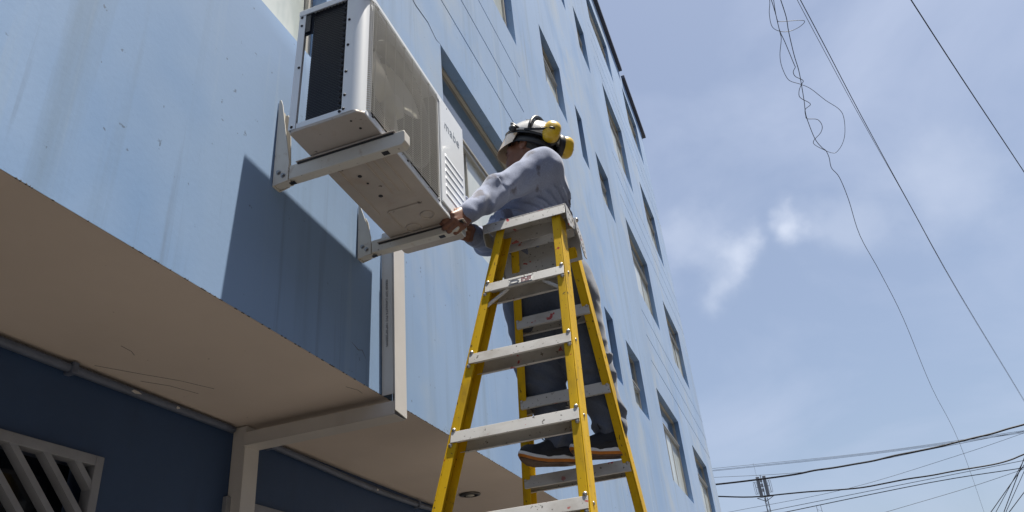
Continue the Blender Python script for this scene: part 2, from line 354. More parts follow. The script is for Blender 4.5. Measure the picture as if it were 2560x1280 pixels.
def window(x0, x1, z0, z1, tz, mull, idx):
    y0 = D+REV-0.012; y1 = y0+0.045; t = 0.032
    w = MB(); e = 0.002
    w.box(x0+e, x0+t, y0, y1, z0+e, z1-e).box(x1-t, x1-e, y0, y1, z0+e, z1-e).box(x0+t, x1-t, y0, y1, z0+e, z0+t).box(x0+t, x1-t, y0, y1, z1-t, z1-e)
    fr = w.build('window', M['frame'], bld, bevel=0.003)
    top = tz if tz else z1-t
    if tz:
        MB().box(x0+t+e, x1-t-e, y0-0.012, y1-0.004, tz-0.028, tz+0.028).box(x0+t+e, x1-t-e, y0-0.022, y0-0.012, tz+0.006, tz+0.024).build('transom', M['frame'], fr, bevel=0.003)
        MB().box(x0+t, x1-t, y0+0.020, y0+0.026, tz+0.028, z1-t).build('pane', M['glass'], fr)
    cuts = [x0+t]+[x0+(x1-x0)*m for m in mull]+[x1-t]
    zt = top-(0.028 if tz else 0)
    for k in range(len(cuts)-1):
        off = 0.012 if k % 2 else 0.024
        MB().box(cuts[k]+0.004, cuts[k+1]-0.004, y0+off, y0+off+0.006, z0+t, zt).build('pane', M['film'] if not (idx in (4, 8, 14)) else M['glass'], fr)
        if k: MB().box(cuts[k]-0.006, cuts[k]+0.006, y0+0.004, y0+0.038, z0+t, zt).build('mullion', M['frame'], fr, bevel=0.002)
for i, w in enumerate(WIN): window(*w, i)

def barred_window(x0, x1, z0, z1):
    t = 0.034; y0 = LW-0.02; y1 = LW+0.025
    f = MB(); f.box(x0, x0+t, y0, y1, z0, z1).box(x1-t, x1, y0, y1, z0, z1).box(x0+t, x1-t, y0, y1, z0, z0+t).box(x0+t, x1-t, y0, y1, z1-t, z1)
    fr = f.build('security_window', M['grillepaint'], bld, bevel=0.003)
    MB().box(x0+0.01, x1-0.01, LW+0.12, LW+0.127, z0+0.01, z1-0.01).build('pane', M['blackglass'], fr)
    for xx in (x0+(x1-x0)*.35, x0+(x1-x0)*.68): MB().box(xx-.03, xx+.03, LW+0.10, LW+0.118, z0+.02, z1-.02).build('mullion', M['grillepaint'], fr, bevel=.002)
    # diagonal flat bars falling towards the right, clipped to the opening
    slope = 0.98; bw = 0.030
    X0, X1, Z0, Z1 = x0+t, x1-t, z0+t, z1-t
    s = X1-0.082
    tops = []
    while s > X0-(Z1-Z0)/slope: tops.append(s); s -= 0.120
    for s in tops:
        a0, a1 = s, s+bw
        pts = [(a0, Z1), (a1, Z1)]
        # right side runs down from a1 at Z1; clip at X1 or Z0
        def clip(a):
            zz = Z1-(X1-a)*slope
            return (X1, zz) if zz > Z0 else (a+(Z1-Z0)/slope, Z0)
        r1 = clip(a1); r0 = clip(a0)
        poly = [(a0, Z1), (a1, Z1), r1]
        if r1[1] > Z0 and r0[1] <= Z0: poly.append((X1, Z0))
        poly.append(r0)
        if a0 < X0:
            if a1 <= X0:
                poly = [(X0, Z1-(X0-a0)*slope), (X0, Z1-(X0-a1)*slope), r1]+([(X1, Z0)] if r1[1] > Z0 and r0[1] <= Z0 else [])+[r0]
                if Z1-(X0-a0)*slope <= Z0+.02: continue
            else: poly[0:1] = [(X0, Z1-(X0-a0)*slope), (X0, Z1)]
        MB().prism([(p[0], y0+0.004, p[1]) for p in poly], (0, 0.034, 0)).build('bar', M['grillepaint'], fr)
for w in LWIN: barred_window(*w)

# unseen houses added across the street (behind the camera's right shoulder), blocking low sky
for i, (xa, xb, hh, cc, lbl) in enumerate(((-26, -9.2, 11.0, (0.11, 0.10, 0.09), 'ochre three-storey building added unseen across the street to block low sky, farthest behind the camera'), (-9, 4.6, 12.5, (0.09, 0.095, 0.105), 'grey four-storey building added unseen across the street to block low sky, opposite the air conditioner'), (4.8, 17.5, 10.5, (0.12, 0.095, 0.085), 'brick-red building added unseen across the street to block low sky, opposite the far end of the facade'))):
    hs = thing('sky_block_house', lbl, 'building', ((xa+xb)/2, -14.5, GZ))
    hm = mat('sky_block_render', cc, 0.8, var=(0.6, 0.1), bump=(30, 0.2))
    MB().box(xa, xb, -24, -13.0, GZ-.1, hh).build('wall', hm, hs)
    MB().box(xa-.1, xb+.1, -24.1, -12.85, hh+.004, hh+.25).build('roof', M['flash'], hs)
    nwx = int((xb-xa)//2.6)
    for lv in range(int((hh-GZ)//3)):
        for q in range(nwx):
            wx = xa+1.3+q*2.6; wz = GZ+1.1+lv*3.0
            fr = MB().box(wx-.65, wx+.65, -13.0, -12.96, wz, wz+1.4).build('window', M['frame'], hs)
            MB().box(wx-.58, wx+.58, -12.958, -12.95, wz+.07, wz+1.33).build('pane', M['glass'], fr)

# recessed downlight in the overhang
dl = thing('recessed_downlight', 'small round recessed downlight with dark rim in the beige soffit', 'ceiling light', (4.52, 1.85, SOFB))
ring = MB()
k = 28; rin, rout = 0.042, 0.066
vs = []; fs = []
for a in range(k):
    c, s = math.cos(2*math.pi*a/k), math.sin(2*math.pi*a/k)
    vs += [(4.52+c*rin, 1.85+s*rin, SOFB-0.004), (4.52+c*rin, 1.85+s*rin, SOFB-0.014), (4.52+c*rout, 1.85+s*rout, SOFB-0.008), (4.52+c*rout, 1.85+s*rout, SOFB-0.001)]
for a in range(k):
    b = (a+1) % k
    for q in range(4): fs.append((a*4+q, b*4+q, b*4+(q+1) % 4, a*4+(q+1) % 4))
ring.add(vs, fs).build('rim', M['lampmetal'], dl, smooth=True)
MB().tube([(4.52, 1.85, SOFB-0.003), (4.52, 1.85, SOFB-0.012), (4.52, 1.85, SOFB-0.017)], [0.03, 0.028, 0.012], 18).build('bulb', M['frame'], dl, smooth=True)
MB().disc((4.52, 1.85, SOFB-0.002), (0, 0, -1), 0.042, 0.001, 24).build('reflector', M['screw'], dl)

# painted conduits under the soffit
def conduit(label, pts, clips, name='conduit'):
    t = thing(name, label, 'conduit', pts[0], group='painted conduits at the top of the lower wall')
    MB().tube(smooth_path(pts, 8), 0.0155, 10).build('pipe', M['conduit'], t, smooth=True)
    for c in clips:
        MB().box(c[0]-0.012, c[0]+0.012, LW-0.040, LW+0.002, c[2]-0.021, c[2]+0.021).build('clip', M['conduit'], t, bevel=0.004)
    return t
conduit('grey-blue conduit under the soffit left of the white duct', [(0.3, LW-0.02, SOFB-0.022), (1.2, LW-0.02, SOFB-0.024), (1.85, LW-0.02, SOFB-0.026), (2.64, LW-0.02, SOFB-0.02)], [(1.80, 0, SOFB-0.026), (0.8, 0, SOFB-0.023)])
conduit('sagging grey-blue conduit under the soffit right of the white duct', [(2.80, LW-0.02, SOFB-0.020), (3.2, LW-0.02, SOFB-0.03), (3.8, LW-0.02, SOFB-0.046), (4.4, LW-0.02, SOFB-0.040), (5.2, LW-0.02, SOFB-0.018), (7.5, LW-0.02, SOFB-0.02)], [(2.90, 0, SOFB-0.024), (4.4, 0, SOFB-0.040), (6.2, 0, SOFB-0.019)])

for (x_, z_, w_) in ((2.05, SOFB-0.026, 0.05), (2.28, SOFB-0.024, 0.02), (3.86, SOFB-0.047, 0.025)):
    MB().prism([(x_, LW-0.0358, z_-.004), (x_+w_*.4, LW-0.0362, z_-.007), (x_+w_, LW-0.0358, z_-.002), (x_+w_*.7, LW-0.0360, z_+.003), (x_+w_*.2, LW-0.0358, z_+.004)], (0, 0.004, 0)).build('paint_chip', M['pvc'], next(o for o in bpy.data.objects if o.get('category') == 'conduit' and (('left' in o['label']) == (x_ < 2.6))))
for cp_ in ([(1.86, 2.12), (2.00, 2.05), (2.12, 1.985), (2.25, 1.94)], [(2.05, 2.10), (2.14, 2.05), (2.26, 2.02)], [(1.78, 1.93), (1.83, 1.935), (1.86, 1.95)], [(2.50, 1.52), (2.56, 1.50), (2.60, 1.505)]):
    MB().tube([(a, b, SOF+0.0003) for a, b in cp_], 0.0011, 4).build('crack', M['chip'], bld)
MB().tube([(2.42, D, 1.24), (2.47, D, 1.225), (2.50, D, 1.235), (2.53, D, 1.21)], [.0006, .0016, .0014, .0006], 4).build('crack', M['chip'], bld)

# ------------------------------------------------------------------ PVC trunking
du = thing('cable_trunking', 'white PVC cable trunking running down the facade and back under the overhang', 'cable duct', (2.70, LW, GZ))
def channel(p0, p1, w, d, nrm, wdir, name, cut=0.0, cap=True):
    """U lid: front plate + two sides along p0->p1; nrm = away from the wall, wdir = width direction"""
    a, b, n, q = Vector(p0), Vector(p1), Vector(nrm), Vector(wdir)
    th = 0.003; m = MB(); ax = (b-a)
    def slab(o, u, ul, v, vl, sa=0.0):
        base = [a+o, a+o+u*ul, a+o+u*ul+v*vl, a+o+v*vl]; m.hexa(base+[p+ax for p in base])
    slab(n*(d-th), q, w, n, th)
    slab(Vector(), q, th, n, d-th-0.0005); slab(q*(w-th), q, th, n, d-th-0.0005)
    return m.build(name, M['pvc'], du, bevel=0.0012)
XD = 2.656
channel((XD+0.002, D-0.002, SOF-0.005), (XD+0.002, D-0.002, 1.865), 0.094, 0.055, (0, -1, 0), (1, 0, 0), 'trunking_base')
# the front lid sits proud and hangs lower than the body, cut at a slant at both ends
lid = MB(); zb, zt = SOF-0.075, 1.80
lid.hexa([(XD-0.001, D-0.064, zb), (XD+0.101, D-0.064, zb-0.012), (XD+0.101, D-0.0595, zb-0.012), (XD-0.001, D-0.0595, zb),
          (XD-0.001, D-0.064, zt+0.02), (XD+0.101, D-0.064, zt), (XD+0.101, D-0.0595, zt), (XD-0.001, D-0.0595, zt+0.02)])
lid.build('trunking_lid', M['pvc'], du, bevel=0.001)
MB().hexa([(XD+0.098, D-0.059, zb), (XD+0.101, D-0.059, zb), (XD+0.101, D-0.045, zb), (XD+0.098, D-0.045, zb), (XD+0.098, D-0.059, zt), (XD+0.101, D-0.059, zt), (XD+0.101, D-0.045, zt), (XD+0.098, D-0.045, zt)]).build('lid_edge', M['pvc'], du)
# horizontal run below the soffit (hangs a little below it) and the run down the lower wall
channel((XD+0.003, LW-0.06, SOFB-0.034), (XD+0.003, D-0.058, SOFB-0.034), 0.094, 0.058, (0, 0, -1), (1, 0, 0), 'soffit_run')
channel((XD+0.01, LW-0.001, GZ+0.1), (XD+0.01, LW-0.001, SOFB-0.004), 0.096, 0.066, (0, -1, 0), (1, 0, 0), 'lower_run')
mw = Matrix(((0, 0, -1, XD+0.0005), (0, -1, 0, D-0.022), (-1, 0, 0, 1.62), (0, 0, 0, 1)))
text_mesh('print', 'FERRER 3OP CANALETA PVC 100*40*2000MM', 0.0140, M['ink'], du, mw, 0.0006, space=1.15)

# ------------------------------------------------------------------ wall brackets
def bracket(x, ytip, ztop, label, seed):
    w = 0.044; zb_, zt_ = 1.638, 1.697
    t = thing('wall_bracket', label, 'bracket', (x, D, zb_), group='steel brackets under the air conditioner')
    # upright: two tapered cheeks and a back plate
    for (xa, th, dep0, dep1, topz) in ((x, 0.004, 0.066, 0.020, ztop), (x+w-0.004, 0.004, 0.046, 0.030, ztop-0.045)):
        poly = [(xa, D-0.003, zb_-0.012), (xa, D-dep0, zb_-0.004), (xa, D-dep0, zb_+0.08), (xa, D-dep1, topz-0.03), (xa, D-dep1*.6, topz-0.004), (xa, D-0.003, topz)]
        MB().prism(poly, (th, 0, 0)).build('upright', M['bracket'], t, bevel=0.001)
    MB().box(x+0.0045, x+w-0.0045, D-0.007, D-0.001, zb_-0.010, ztop-0.04).build('back_plate', M['bracket'], t)
    # arm: inverted channel (two cheeks and a top and a bottom flange)
    y0 = D-0.068
    poly = [(x+0.002, y0, zb_), (x+0.002, ytip+0.012, zb_), (x+0.002, ytip, zb_+0.012), (x+0.002, ytip, zt_-0.006), (x+0.002, ytip+0.006, zt_), (x+0.002, y0, zt_)]
    MB().prism(poly, (w-0.004, 0, 0)).build('arm', M['bracket'], t, bevel=0.003)
    MB().box(x+0.006, x+w-0.006, y0-0.001, D-0.008, zb_-0.006, zb_+0.052).build('root', M['bracket'], t, bevel=0.002)
    for (yy, zz) in ((D-0.026, zb_+0.040), (D-0.046, zb_+0.022)):
        b = MB(); b.disc((x-0.0002, yy, zz), (-1, 0, 0), 0.0095, 0.002, 14); b.disc((x-0.002, yy, zz), (-1, 0, 0), 0.0062, 0.006, 6); b.build('bolt', M['bolt'], t)
    MB().box(x+0.014, x+0.030, D-0.085, D-0.062, zb_-0.0075, zb_-0.0062).build('slot', M['screw'], t)
    MB().box(x+0.012, x+0.032, ytip+0.07, ytip+0.095, zb_-0.0012, zb_+0.0002).build('slot', M['screw'], t)
    return t
bracket(1.858, 0.925, 2.025, 'cream steel wall bracket under the black coil end of the air conditioner', 1)
bracket(2.447, 0.985, 1.895, 'cream steel wall bracket gripped by the worker, above the white trunking', 2)

# ------------------------------------------------------------------ air conditioner (local frame: x along, y depth to the wall, z up)
ac = thing('air_conditioner', 'white outdoor air conditioner unit with black coil end on two wall brackets', 'air conditioner', (1.722, 1.012, 1.712), (0, R(2.2), 0))
AWd, ADp, AHt = 0.872, 0.285, 0.590
rc = 0.045
def corner_prof(x0, y0, r, n=6):   # rounded corner, from the side face round to the front face
    return [(x0+r-r*math.cos(a), y0+r-r*math.sin(a)) for a in [math.pi/2*i/n for i in range(n+1)]]
def sheet(path, z0, z1, th, name, m=M['acwhite'], parent=ac, bevel=0.0):
    """thin sheet following a plan path, extruded in z"""
    n = len(path); P = [Vector((p[0], p[1], 0)) for p in path]; nr = []
    for i in range(n):
        t = (P[min(i+1, n-1)]-P[max(i-1, 0)]).normalized(); nr.append(Vector((-t.y, t.x, 0)))
    mb = MB(); vs = []; fs = []
    for i in range(n):
        a = P[i]; b = P[i]+nr[i]*th
        vs += [(a.x, a.y, z0), (b.x, b.y, z0), (b.x, b.y, z1), (a.x, a.y, z1)]
    for i in range(n-1):
        for q in range(4): fs.append((i*4+q, (i+1)*4+q, (i+1)*4+(q+1) % 4, i*4+(q+1) % 4))
    fs += [(0, 3, 2, 1), ((n-1)*4, (n-1)*4+1, (n-1)*4+2, (n-1)*4+3)]
    o = mb.add(vs, fs).build(name, m, parent, True)
    return o
# front-left column: flange on the side face, round the corner, to the grille
GX0, GX1, GZ0, GZ1 = 0.060, 0.600, 0.030, 0.560      # grille opening
col_path = [(0.0, 0.078), (0.0, rc+0.002)]+corner_prof(0, 0, rc)[0:]+[(GX0, 0.0)]
o = sheet(col_path, 0.012, AHt, 0.004, 'corner_post')
for p in o.data.polygons: p.use_smooth = True
mm = o.modifiers.new('s', 'EDGE_SPLIT'); mm.split_angle = R(35)
# front sheet around the grille
fp = MB()
fp.box(GX0, GX1, 0, 0.004, 0.012, GZ0).build('front_panel', M['acwhite'], ac, True)
MB().box(GX0, GX1, 0, 0.004, GZ1, AHt).build('front_panel', M['acwhite'], ac, True)
# service panel on the right: raised plate with pressed louvres
MB().box(GX1, AWd, 0.0, 0.004, 0.012, AHt).box(AWd-0.004, AWd, 0.004, ADp, 0.012, AHt).build('service_side', M['acwhite'], ac, True, bevel=0.002)
sp = MB().box(GX1+0.020, AWd-0.006, -0.009, -0.0005, 0.030, AHt-0.018).build('service_panel', M['acwhite'], ac, True, bevel=0.006, seg=3)
for i in range(6):
    z = 0.085+i*0.039
    lv = MB(); x0, x1 = GX1+0.055, AWd-0.030
    lv.hexa([(x0, -0.0092, z), (x1, -0.0092, z), (x1, -0.0088, z+0.019), (x0, -0.0088, z+0.019), (x0+.004, -0.0116, z+0.003), (x1-.004, -0.0116, z+0.003), (x1-.006, -0.0094, z+0.018), (x0+.006, -0.0094, z+0.018)])
    lv.build('louvre', M['acwhite'], sp, True, bevel=0.0015)
mw = Matrix(((1, 0, 0, GX1+0.055), (0, 0, -1, -0.0094), (0, 1, 0, 0.440), (0, 0, 0, 1)))
text_mesh('logo', 'mabe', 0.070, M['logo'], sp, mw, 0.0004, True, 1.08)
# top cover and the rear-left post
tp = MB(); tp.box(0.0, AWd, 0.0, ADp, AHt+0.001, AHt+0.012); tp.box(-0.004, AWd+.004, -0.004, -0.0005, AHt-0.018, AHt+0.012); tp.box(-0.004, -0.0005, -0.0005, ADp, AHt-0.016, AHt+0.012)
tp.build('top_cover', M['acwhite'], ac, True, bevel=0.003)
sheet([(0.045, ADp), (0.0, ADp), (0.0, ADp-0.028)], 0.012, AHt-0.002, 0.003, 'rear_post')
MB().box(0.001, 0.004, ADp-0.05, ADp-0.0285, AHt-0.11, AHt-0.02).build('post_tab', M['coil'], ac, True)
sheet([(AWd, ADp), (AWd-0.12, ADp)], 0.012, AHt-0.002, 0.003, 'rear_panel')
MB().box(0.002, 0.006, 0.074, ADp-0.03, 0.012, 0.034).build('lower_rail', M['acwhite'], ac, True)
# base pan
bp = MB(); bp.prism([(rc*.55, 0.002, 0), (0.002, rc*.55, 0), (0.002, ADp-.012, 0), (.012, ADp-.002, 0), (AWd-.012, ADp-.002, 0), (AWd-.002, ADp-.012, 0), (AWd-.002, 0.014, 0), (AWd-.014, 0.002, 0)], (0, 0, 0.012))
pan = bp.build('base_pan', M['acpan'], ac, True, bevel=0.003)
MB().box(rc*.6, AWd-0.014, -0.003, 0.0018, -0.001, 0.016).build('pan_lip', M['acwhite'], ac, True, bevel=0.001)
# pressed ribs and drain holes underneath
for (xa, xb, ya, yb) in ((0.19, 0.47, 0.055, 0.062), (0.19, 0.45, 0.095, 0.102), (0.19, 0.46, 0.125, 0.132), (0.25, 0.56, 0.235, 0.242), (0.55, 0.56, 0.06, 0.20), (0.56, 0.68, 0.20, 0.207)):
    MB().box(xa, xb, ya, yb, -0.0045, 0.001).build('rib', M['acpan'], pan, True, bevel=0.0024)
for (cx, cy, r_) in ((0.64, 0.07, 0.026), (0.70, 0.16, 0.030)):
    MB().tube([(cx+r_*math.cos(a*math.pi/10), cy+r_*math.sin(a*math.pi/10), -0.001) for a in range(21)], 0.0035, 6).build('rib', M['acpan'], pan, True, smooth=True)
for (cx, cy, r_) in ((0.23, 0.215, 0.013), (0.21, 0.15, 0.010), (0.31, 0.185, 0.008), (0.36, 0.180, 0.005), (0.45, 0.175, 0.009), (0.56, 0.18, 0.006), (0.08, 0.05, 0.005), (0.035, 0.06, 0.004)):
    MB().disc((cx, cy, -0.0004), (0, 0, -1), r_, 0.0008, 14).build('drain_hole', M['screw'], pan, True)
# feet and rubber strips
for cx in (0.158, 0.747):
    f = MB().box(cx-0.028, cx+0.028, -0.052, ADp+0.055, -0.0095, -0.0052).build('foot_rail', M['acpan'], ac, True, bevel=0.0015)
    MB().box(cx-0.024, cx+0.024, -0.045, ADp+0.050, -0.0165, -0.0098).build('rubber_strip', M['rubber'], f, True, bevel=0.001)
    MB().disc((cx, -0.035, -0.005), (0, 0, 1), 0.008, 0.006, 6).build('bolt', M['bolt'], f, True)
# coil (L plan: along the left end and the back) with a fine guard mesh
MB().box(0.105, AWd-0.14, ADp-0.028, ADp-0.010, 0.013, AHt-0.002).build('rear_coil', M['coil'], ac, True)
cl = MB().box(0.016, 0.034, 0.080, ADp-0.056, 0.034, AHt-0.002).build('coil', M['coil'], ac, True)
MB().box(0.010, 0.015, ADp-0.056, ADp-0.022, AHt-0.115, AHt-0.004).build('coil_plate', M['coil'], ac, True)
gm = MB(); y0, y1 = 0.082, ADp-0.058
k = 0
z = -0.10
while z < AHt:
    for (za, zb2) in ((z, z+0.13), (z+0.13, z)):
        pa, pb = Vector((0.0125, y0, za)), Vector((0.0125, y1, zb2))
        lo, hi = 0.036, AHt-0.004
        ta, tb = 0.0, 1.0
        dz = pb.z-pa.z
        for lim, sgn in ((lo, 1), (hi, -1)):
            t_ = (lim-pa.z)/dz
            if sgn*(pa.z-lim) < 0: ta = max(ta, t_)
            if sgn*(pb.z-lim) < 0: tb = min(tb, t_)
        if tb-ta > 0.02: gm.tube([pa.lerp(pb, ta), pa.lerp(pb, tb)], 0.0011, 4)
    z += 0.0125
tag(gm.build('coil_guard', M['mesh'], cl, True), kind='stuff')
# zigzag coil bends showing along the front edge of the opening
zz = [(0.009, 0.085 if i % 2 else 0.098, 0.04+i*0.0135) for i in range(40)]
tag(MB().tube(zz, 0.0032, 5).build('coil_bends', M['mesh'], cl, True), kind='stuff')
# fan, shroud and inside
inn = MB(); inn.box(0.105, AWd-0.01, ADp-0.036, ADp-0.030, 0.013, AHt-0.002)
inn.build('rear_baffle', M['coil'], ac, True)
MB().box(GX1+0.002, GX1+0.008, 0.006, ADp-0.05, 0.013, AHt-0.002).build('partition', M['inside'], ac, True)
fcx, fcz, fr_ = 0.325, 0.300, 0.232
shr = MB(); k = 40; vs = []; fs = []
for a in range(k):
    c, s = math.cos(2*math.pi*a/k), math.sin(2*math.pi*a/k)
    for (rr, yy) in ((fr_+0.018, 0.016), (fr_+0.004, 0.030), (fr_, 0.075), (fr_+0.003, 0.075), (fr_+0.007, 0.030), (fr_+0.021, 0.016)):
        vs.append((fcx+c*rr, yy, fcz+s*rr))
for a in range(k):
    b = (a+1) % k
    for q in range(6): fs.append((a*6+q, b*6+q, b*6+(q+1) % 6, a*6+(q+1) % 6))
shr.add(vs, fs).build('fan_shroud', M['inside'], ac, True, smooth=True)
fan = MB().tube([(fcx, 0.030, fcz), (fcx, 0.034, fcz), (fcx, 0.085, fcz)], [0.03, 0.046, 0.050], 20).build('fan', M['fan'], ac, True, smooth=True)
for b_ in range(3):
    a0 = b_*2*math.pi/3+0.5; vs = []; fs = []; nr_, na = 6, 8
    for i in range(nr_+1):
        rr = 0.046+(fr_-0.012-0.046)*i/nr_
        span = 0.75+0.55*i/nr_
        for j in range(na+1):
            u = j/na; aa = a0+span*(u-0.3)+0.35*i/nr_
            vs.append((fcx+rr*math.cos(aa), 0.038+0.050*u-0.012*math.sin(math.pi*u), fcz+rr*math.sin(aa)))
    n0 = len(vs); vs += [(p[0], p[1]+0.003, p[2]) for p in vs]
    for i in range(nr_):
        for j in range(na):
            q = i*(na+1)+j; fs += [(q, q+1, q+na+2, q+na+1), (n0+q, n0+q+na+1, n0+q+na+2, n0+q+1)]
    MB().add(vs, fs).build('blade', M['fan'], fan, True, smooth=True)
MB().box(fcx-0.02, fcx+0.02, 0.086, 0.13, 0.03, AHt-0.02).build('motor_mount', M['inside'], ac, True)
# wire grille: horizontal wires wrapping round the corner, vertical carriers
gw = MB(); nwz = 54
for i in range(nwz):
    z = GZ0-0.004+(GZ1-GZ0+0.010)*i/(nwz-1)
    pts = [(0.028, 0.010, z), (0.036, -0.004, z), (0.050, -0.010, z), (GX1-0.012, -0.010, z), (GX1-0.003, -0.006, z), (GX1-0.001, 0.002, z)]
    gw.tube(pts, 0.00145, 4, cap=False)
for i in range(8):
    x = 0.068+(GX1-0.088)*i/7.0
    gw.tube([(x, 0.002, GZ0-0.012), (x, -0.007, GZ0-0.006), (x, -0.0075, GZ1+0.006), (x, 0.002, GZ1+0.012)], 0.0017, 4, cap=False)
gw.tube([(0.042, -0.008, GZ0-0.008), (0.042, -0.008, GZ1+0.008)], 0.0017, 4)
tag(gw.build('wire_grille', M['wire'], ac, True), kind='stuff')
# screws
for (p, n) in [((-.0005, 0.064, 0.585), (-1, 0, 0)), ((-.0005, 0.066, 0.46), (-1, 0, 0)), ((-.0005, 0.066, 0.33), (-1, 0, 0)), ((-.0005, 0.068, 0.20), (-1, 0, 0)), ((-.0005, 0.068, 0.09), (-1, 0, 0)), ((-.0005, 0.070, 0.028), (-1, 0, 0)),
               ((-.0005, 0.085, 0.022), (-1, 0, 0)), ((-.0005, ADp-.014, 0.022), (-1, 0, 0)), ((-.0005, ADp-.012, 0.565), (-1, 0, 0)), ((-.0005, ADp-.014, 0.52), (-1, 0, 0)), ((-.0005, ADp-.02, 0.3), (-1, 0, 0)),
               ((0.085, -.0005, 0.575), (0, -1, 0)), ((0.30, -.0005, 0.575), (0, -1, 0)), ((0.52, -.0005, 0.575), (0, -1, 0)), ((0.70, -.0005, 0.584), (0, -1, 0)), ((0.07, -.0005, 0.022), (0, -1, 0)), ((0.33, -.0005, 0.022), (0, -1, 0)), ((0.60, -.0005, 0.02), (0, -1, 0))]:
    MB().dome(p, n, 0.0056, 0.005, 8).build('screw', M['screw'], ac, True, smooth=True)
MB().prism([(AWd+0.001, 0.07, 0.36), (AWd+0.001, 0.15, 0.36), (AWd+0.001, 0.15, 0.31), (AWd+0.001, 0.085, 0.31)], (0.03, 0, 0)).build('handle_recess', M['coil'], ac, True, bevel=0.004)
MB().tube([(AWd+0.002, 0.11, 0.12), (AWd+0.05, 0.11, 0.12)], 0.014, 10).build('valve', M['bolt'], ac, True)

# ------------------------------------------------------------------ step ladder
lad = thing('step_ladder', 'yellow fibreglass double-sided step ladder with worn aluminium steps', 'ladder', (2.75, 0.85, GZ))
ZT = 1.445
def yl(z): return 0.951+(ZT-z)*0.212       # outer faces
def yr(z): return 0.606+(ZT-z)*(-0.020)
def xf(z): return 2.600-(ZT-z)*0.185
def xr(z): return 2.955+(ZT-z)*0.490       # camera-side flange of the rear rails
def rail(fx, fy, sgn_x, sgn_in, ztop, name='rail'):
    """C-channel: web on the outside, flanges inwards; fx = flange plane x(z) nearest the outside of the ladder; sgn_x: direction to the other flange"""
    m = MB(); dpt, fl, th = 0.088, 0.037, 0.0055
    for (xa, xb, ya, yb) in ((0, dpt, 0, th), (0, th, th, fl), (dpt-th, dpt, th, fl)):
        P = []
        for z in (GZ+0.02, ztop):
            for (a, b) in ((xa, ya), (xb, ya), (xb, yb), (xa, yb)):
                P.append((fx(z)+sgn_x*a, fy(z)+sgn_in*b, z))
        m.hexa(P)
    return m.build(name, M['yellow'], lad, bevel=0.0022)
r1 = rail(xf, yl, 1, -1, 1.715); r2 = rail(xf, yr, 1, 1, 1.722)
r3 = rail(xr, yl, 1, -1, 1.70); r4 = rail(xr, yr, 1, 1, 1.66)
for (fx, fy, sg) in ((xf, yl, -1), (xf, yr, 1), (xr, yl, -1), (xr, yr, 1)):
    z = GZ; cx, cy = fx(z)+0.037, fy(z)+sg*0.012
    MB().box(cx-0.045, cx+0.045, cy-0.03, cy+0.03, GZ+0.001, GZ+0.03).build('foot', M['rubber'], lad, bevel=0.005)
steps = [1.445, 1.133, 0.828, 0.522, 0.217, -0.088, -0.393, -0.698, -1.003]
def step(z, fx, depth_, hf, hb, off):
    a, b = yr(z)+0.0060, yl(z)-0.0060; x0 = fx(z)+off; th = 0.003; z1 = z; m = MB()
    lp = 0.013 if fx is xf else 0.0
    m.hexa([(x0-lp, a, z1-hf), (x0-lp+th, a, z1-hf), (x0-lp+th, b, z1-hf), (x0-lp, b, z1-hf), (x0, a, z1), (x0+th, a, z1), (x0+th, b, z1), (x0, b, z1)])   # near flange
    m.box(x0+th, x0+depth_-th, a, b, z1-th, z1)          # tread
    m.box(x0+depth_-th, x0+depth_, a, b, z1-hb, z1)      # far flange
    m.box(x0+th-lp, x0+th+0.012-lp, a, b, z1-hf, z1-hf+th)
    m.box(x0+depth_-th-0.012, x0+depth_-th, a, b, z1-hb, z1-hb+th)
    return m.build('step', M['alu'], lad, bevel=0.001)
stp = []
for z in steps:
    stp.append(step(z, xf, 0.088, 0.042, 0.058, -0.0018))
    s2 = step(z-0.004, xr, 0.082, 0.050, 0.056, 0.0075)
    for (fy, n) in ((yl, 1), (yr, -1)):
        for dz in (0.006, -0.05):
            MB().dome((xf(z+dz)+0.000, fy(z+dz)-n*0.015, z+dz), (-1, 0, 0), 0.0085, 0.006, 10).build('rivet', M['rivet'], lad, smooth=True)
        MB().dome((xr(z-.02)+0.000, fy(z-.02)-n*0.016, z-.02), (-1, 0, 0), 0.0075, 0.005, 10).build('rivet', M['rivet'], lad, smooth=True)
        MB().dome((xf(z-.02)+0.037, fy(z-.02), z-.02), (0, n, 0), 0.0075, 0.005, 10).build('rivet', M['rivet'], lad, smooth=True)
    # diagonal braces below the top and bottom steps
    if z in (steps[0], steps[-1]):
        for (fy, n) in ((yl, -1), (yr, 1)):
            MB().tube([(xf(z)+0.01, fy(z)+n*0.10, z-0.038), (xf(z-.09)+0.012, fy(z-.09)+n*0.026, z-0.10)], 0.007, 6).build('brace', M['alu'], lad)
            MB().dome((xf(z)-0.002, fy(z)+n*0.09, z-0.026), (-1, 0, 0), 0.008, 0.006, 10).build('rivet', M['rivet'], lad, smooth=True)
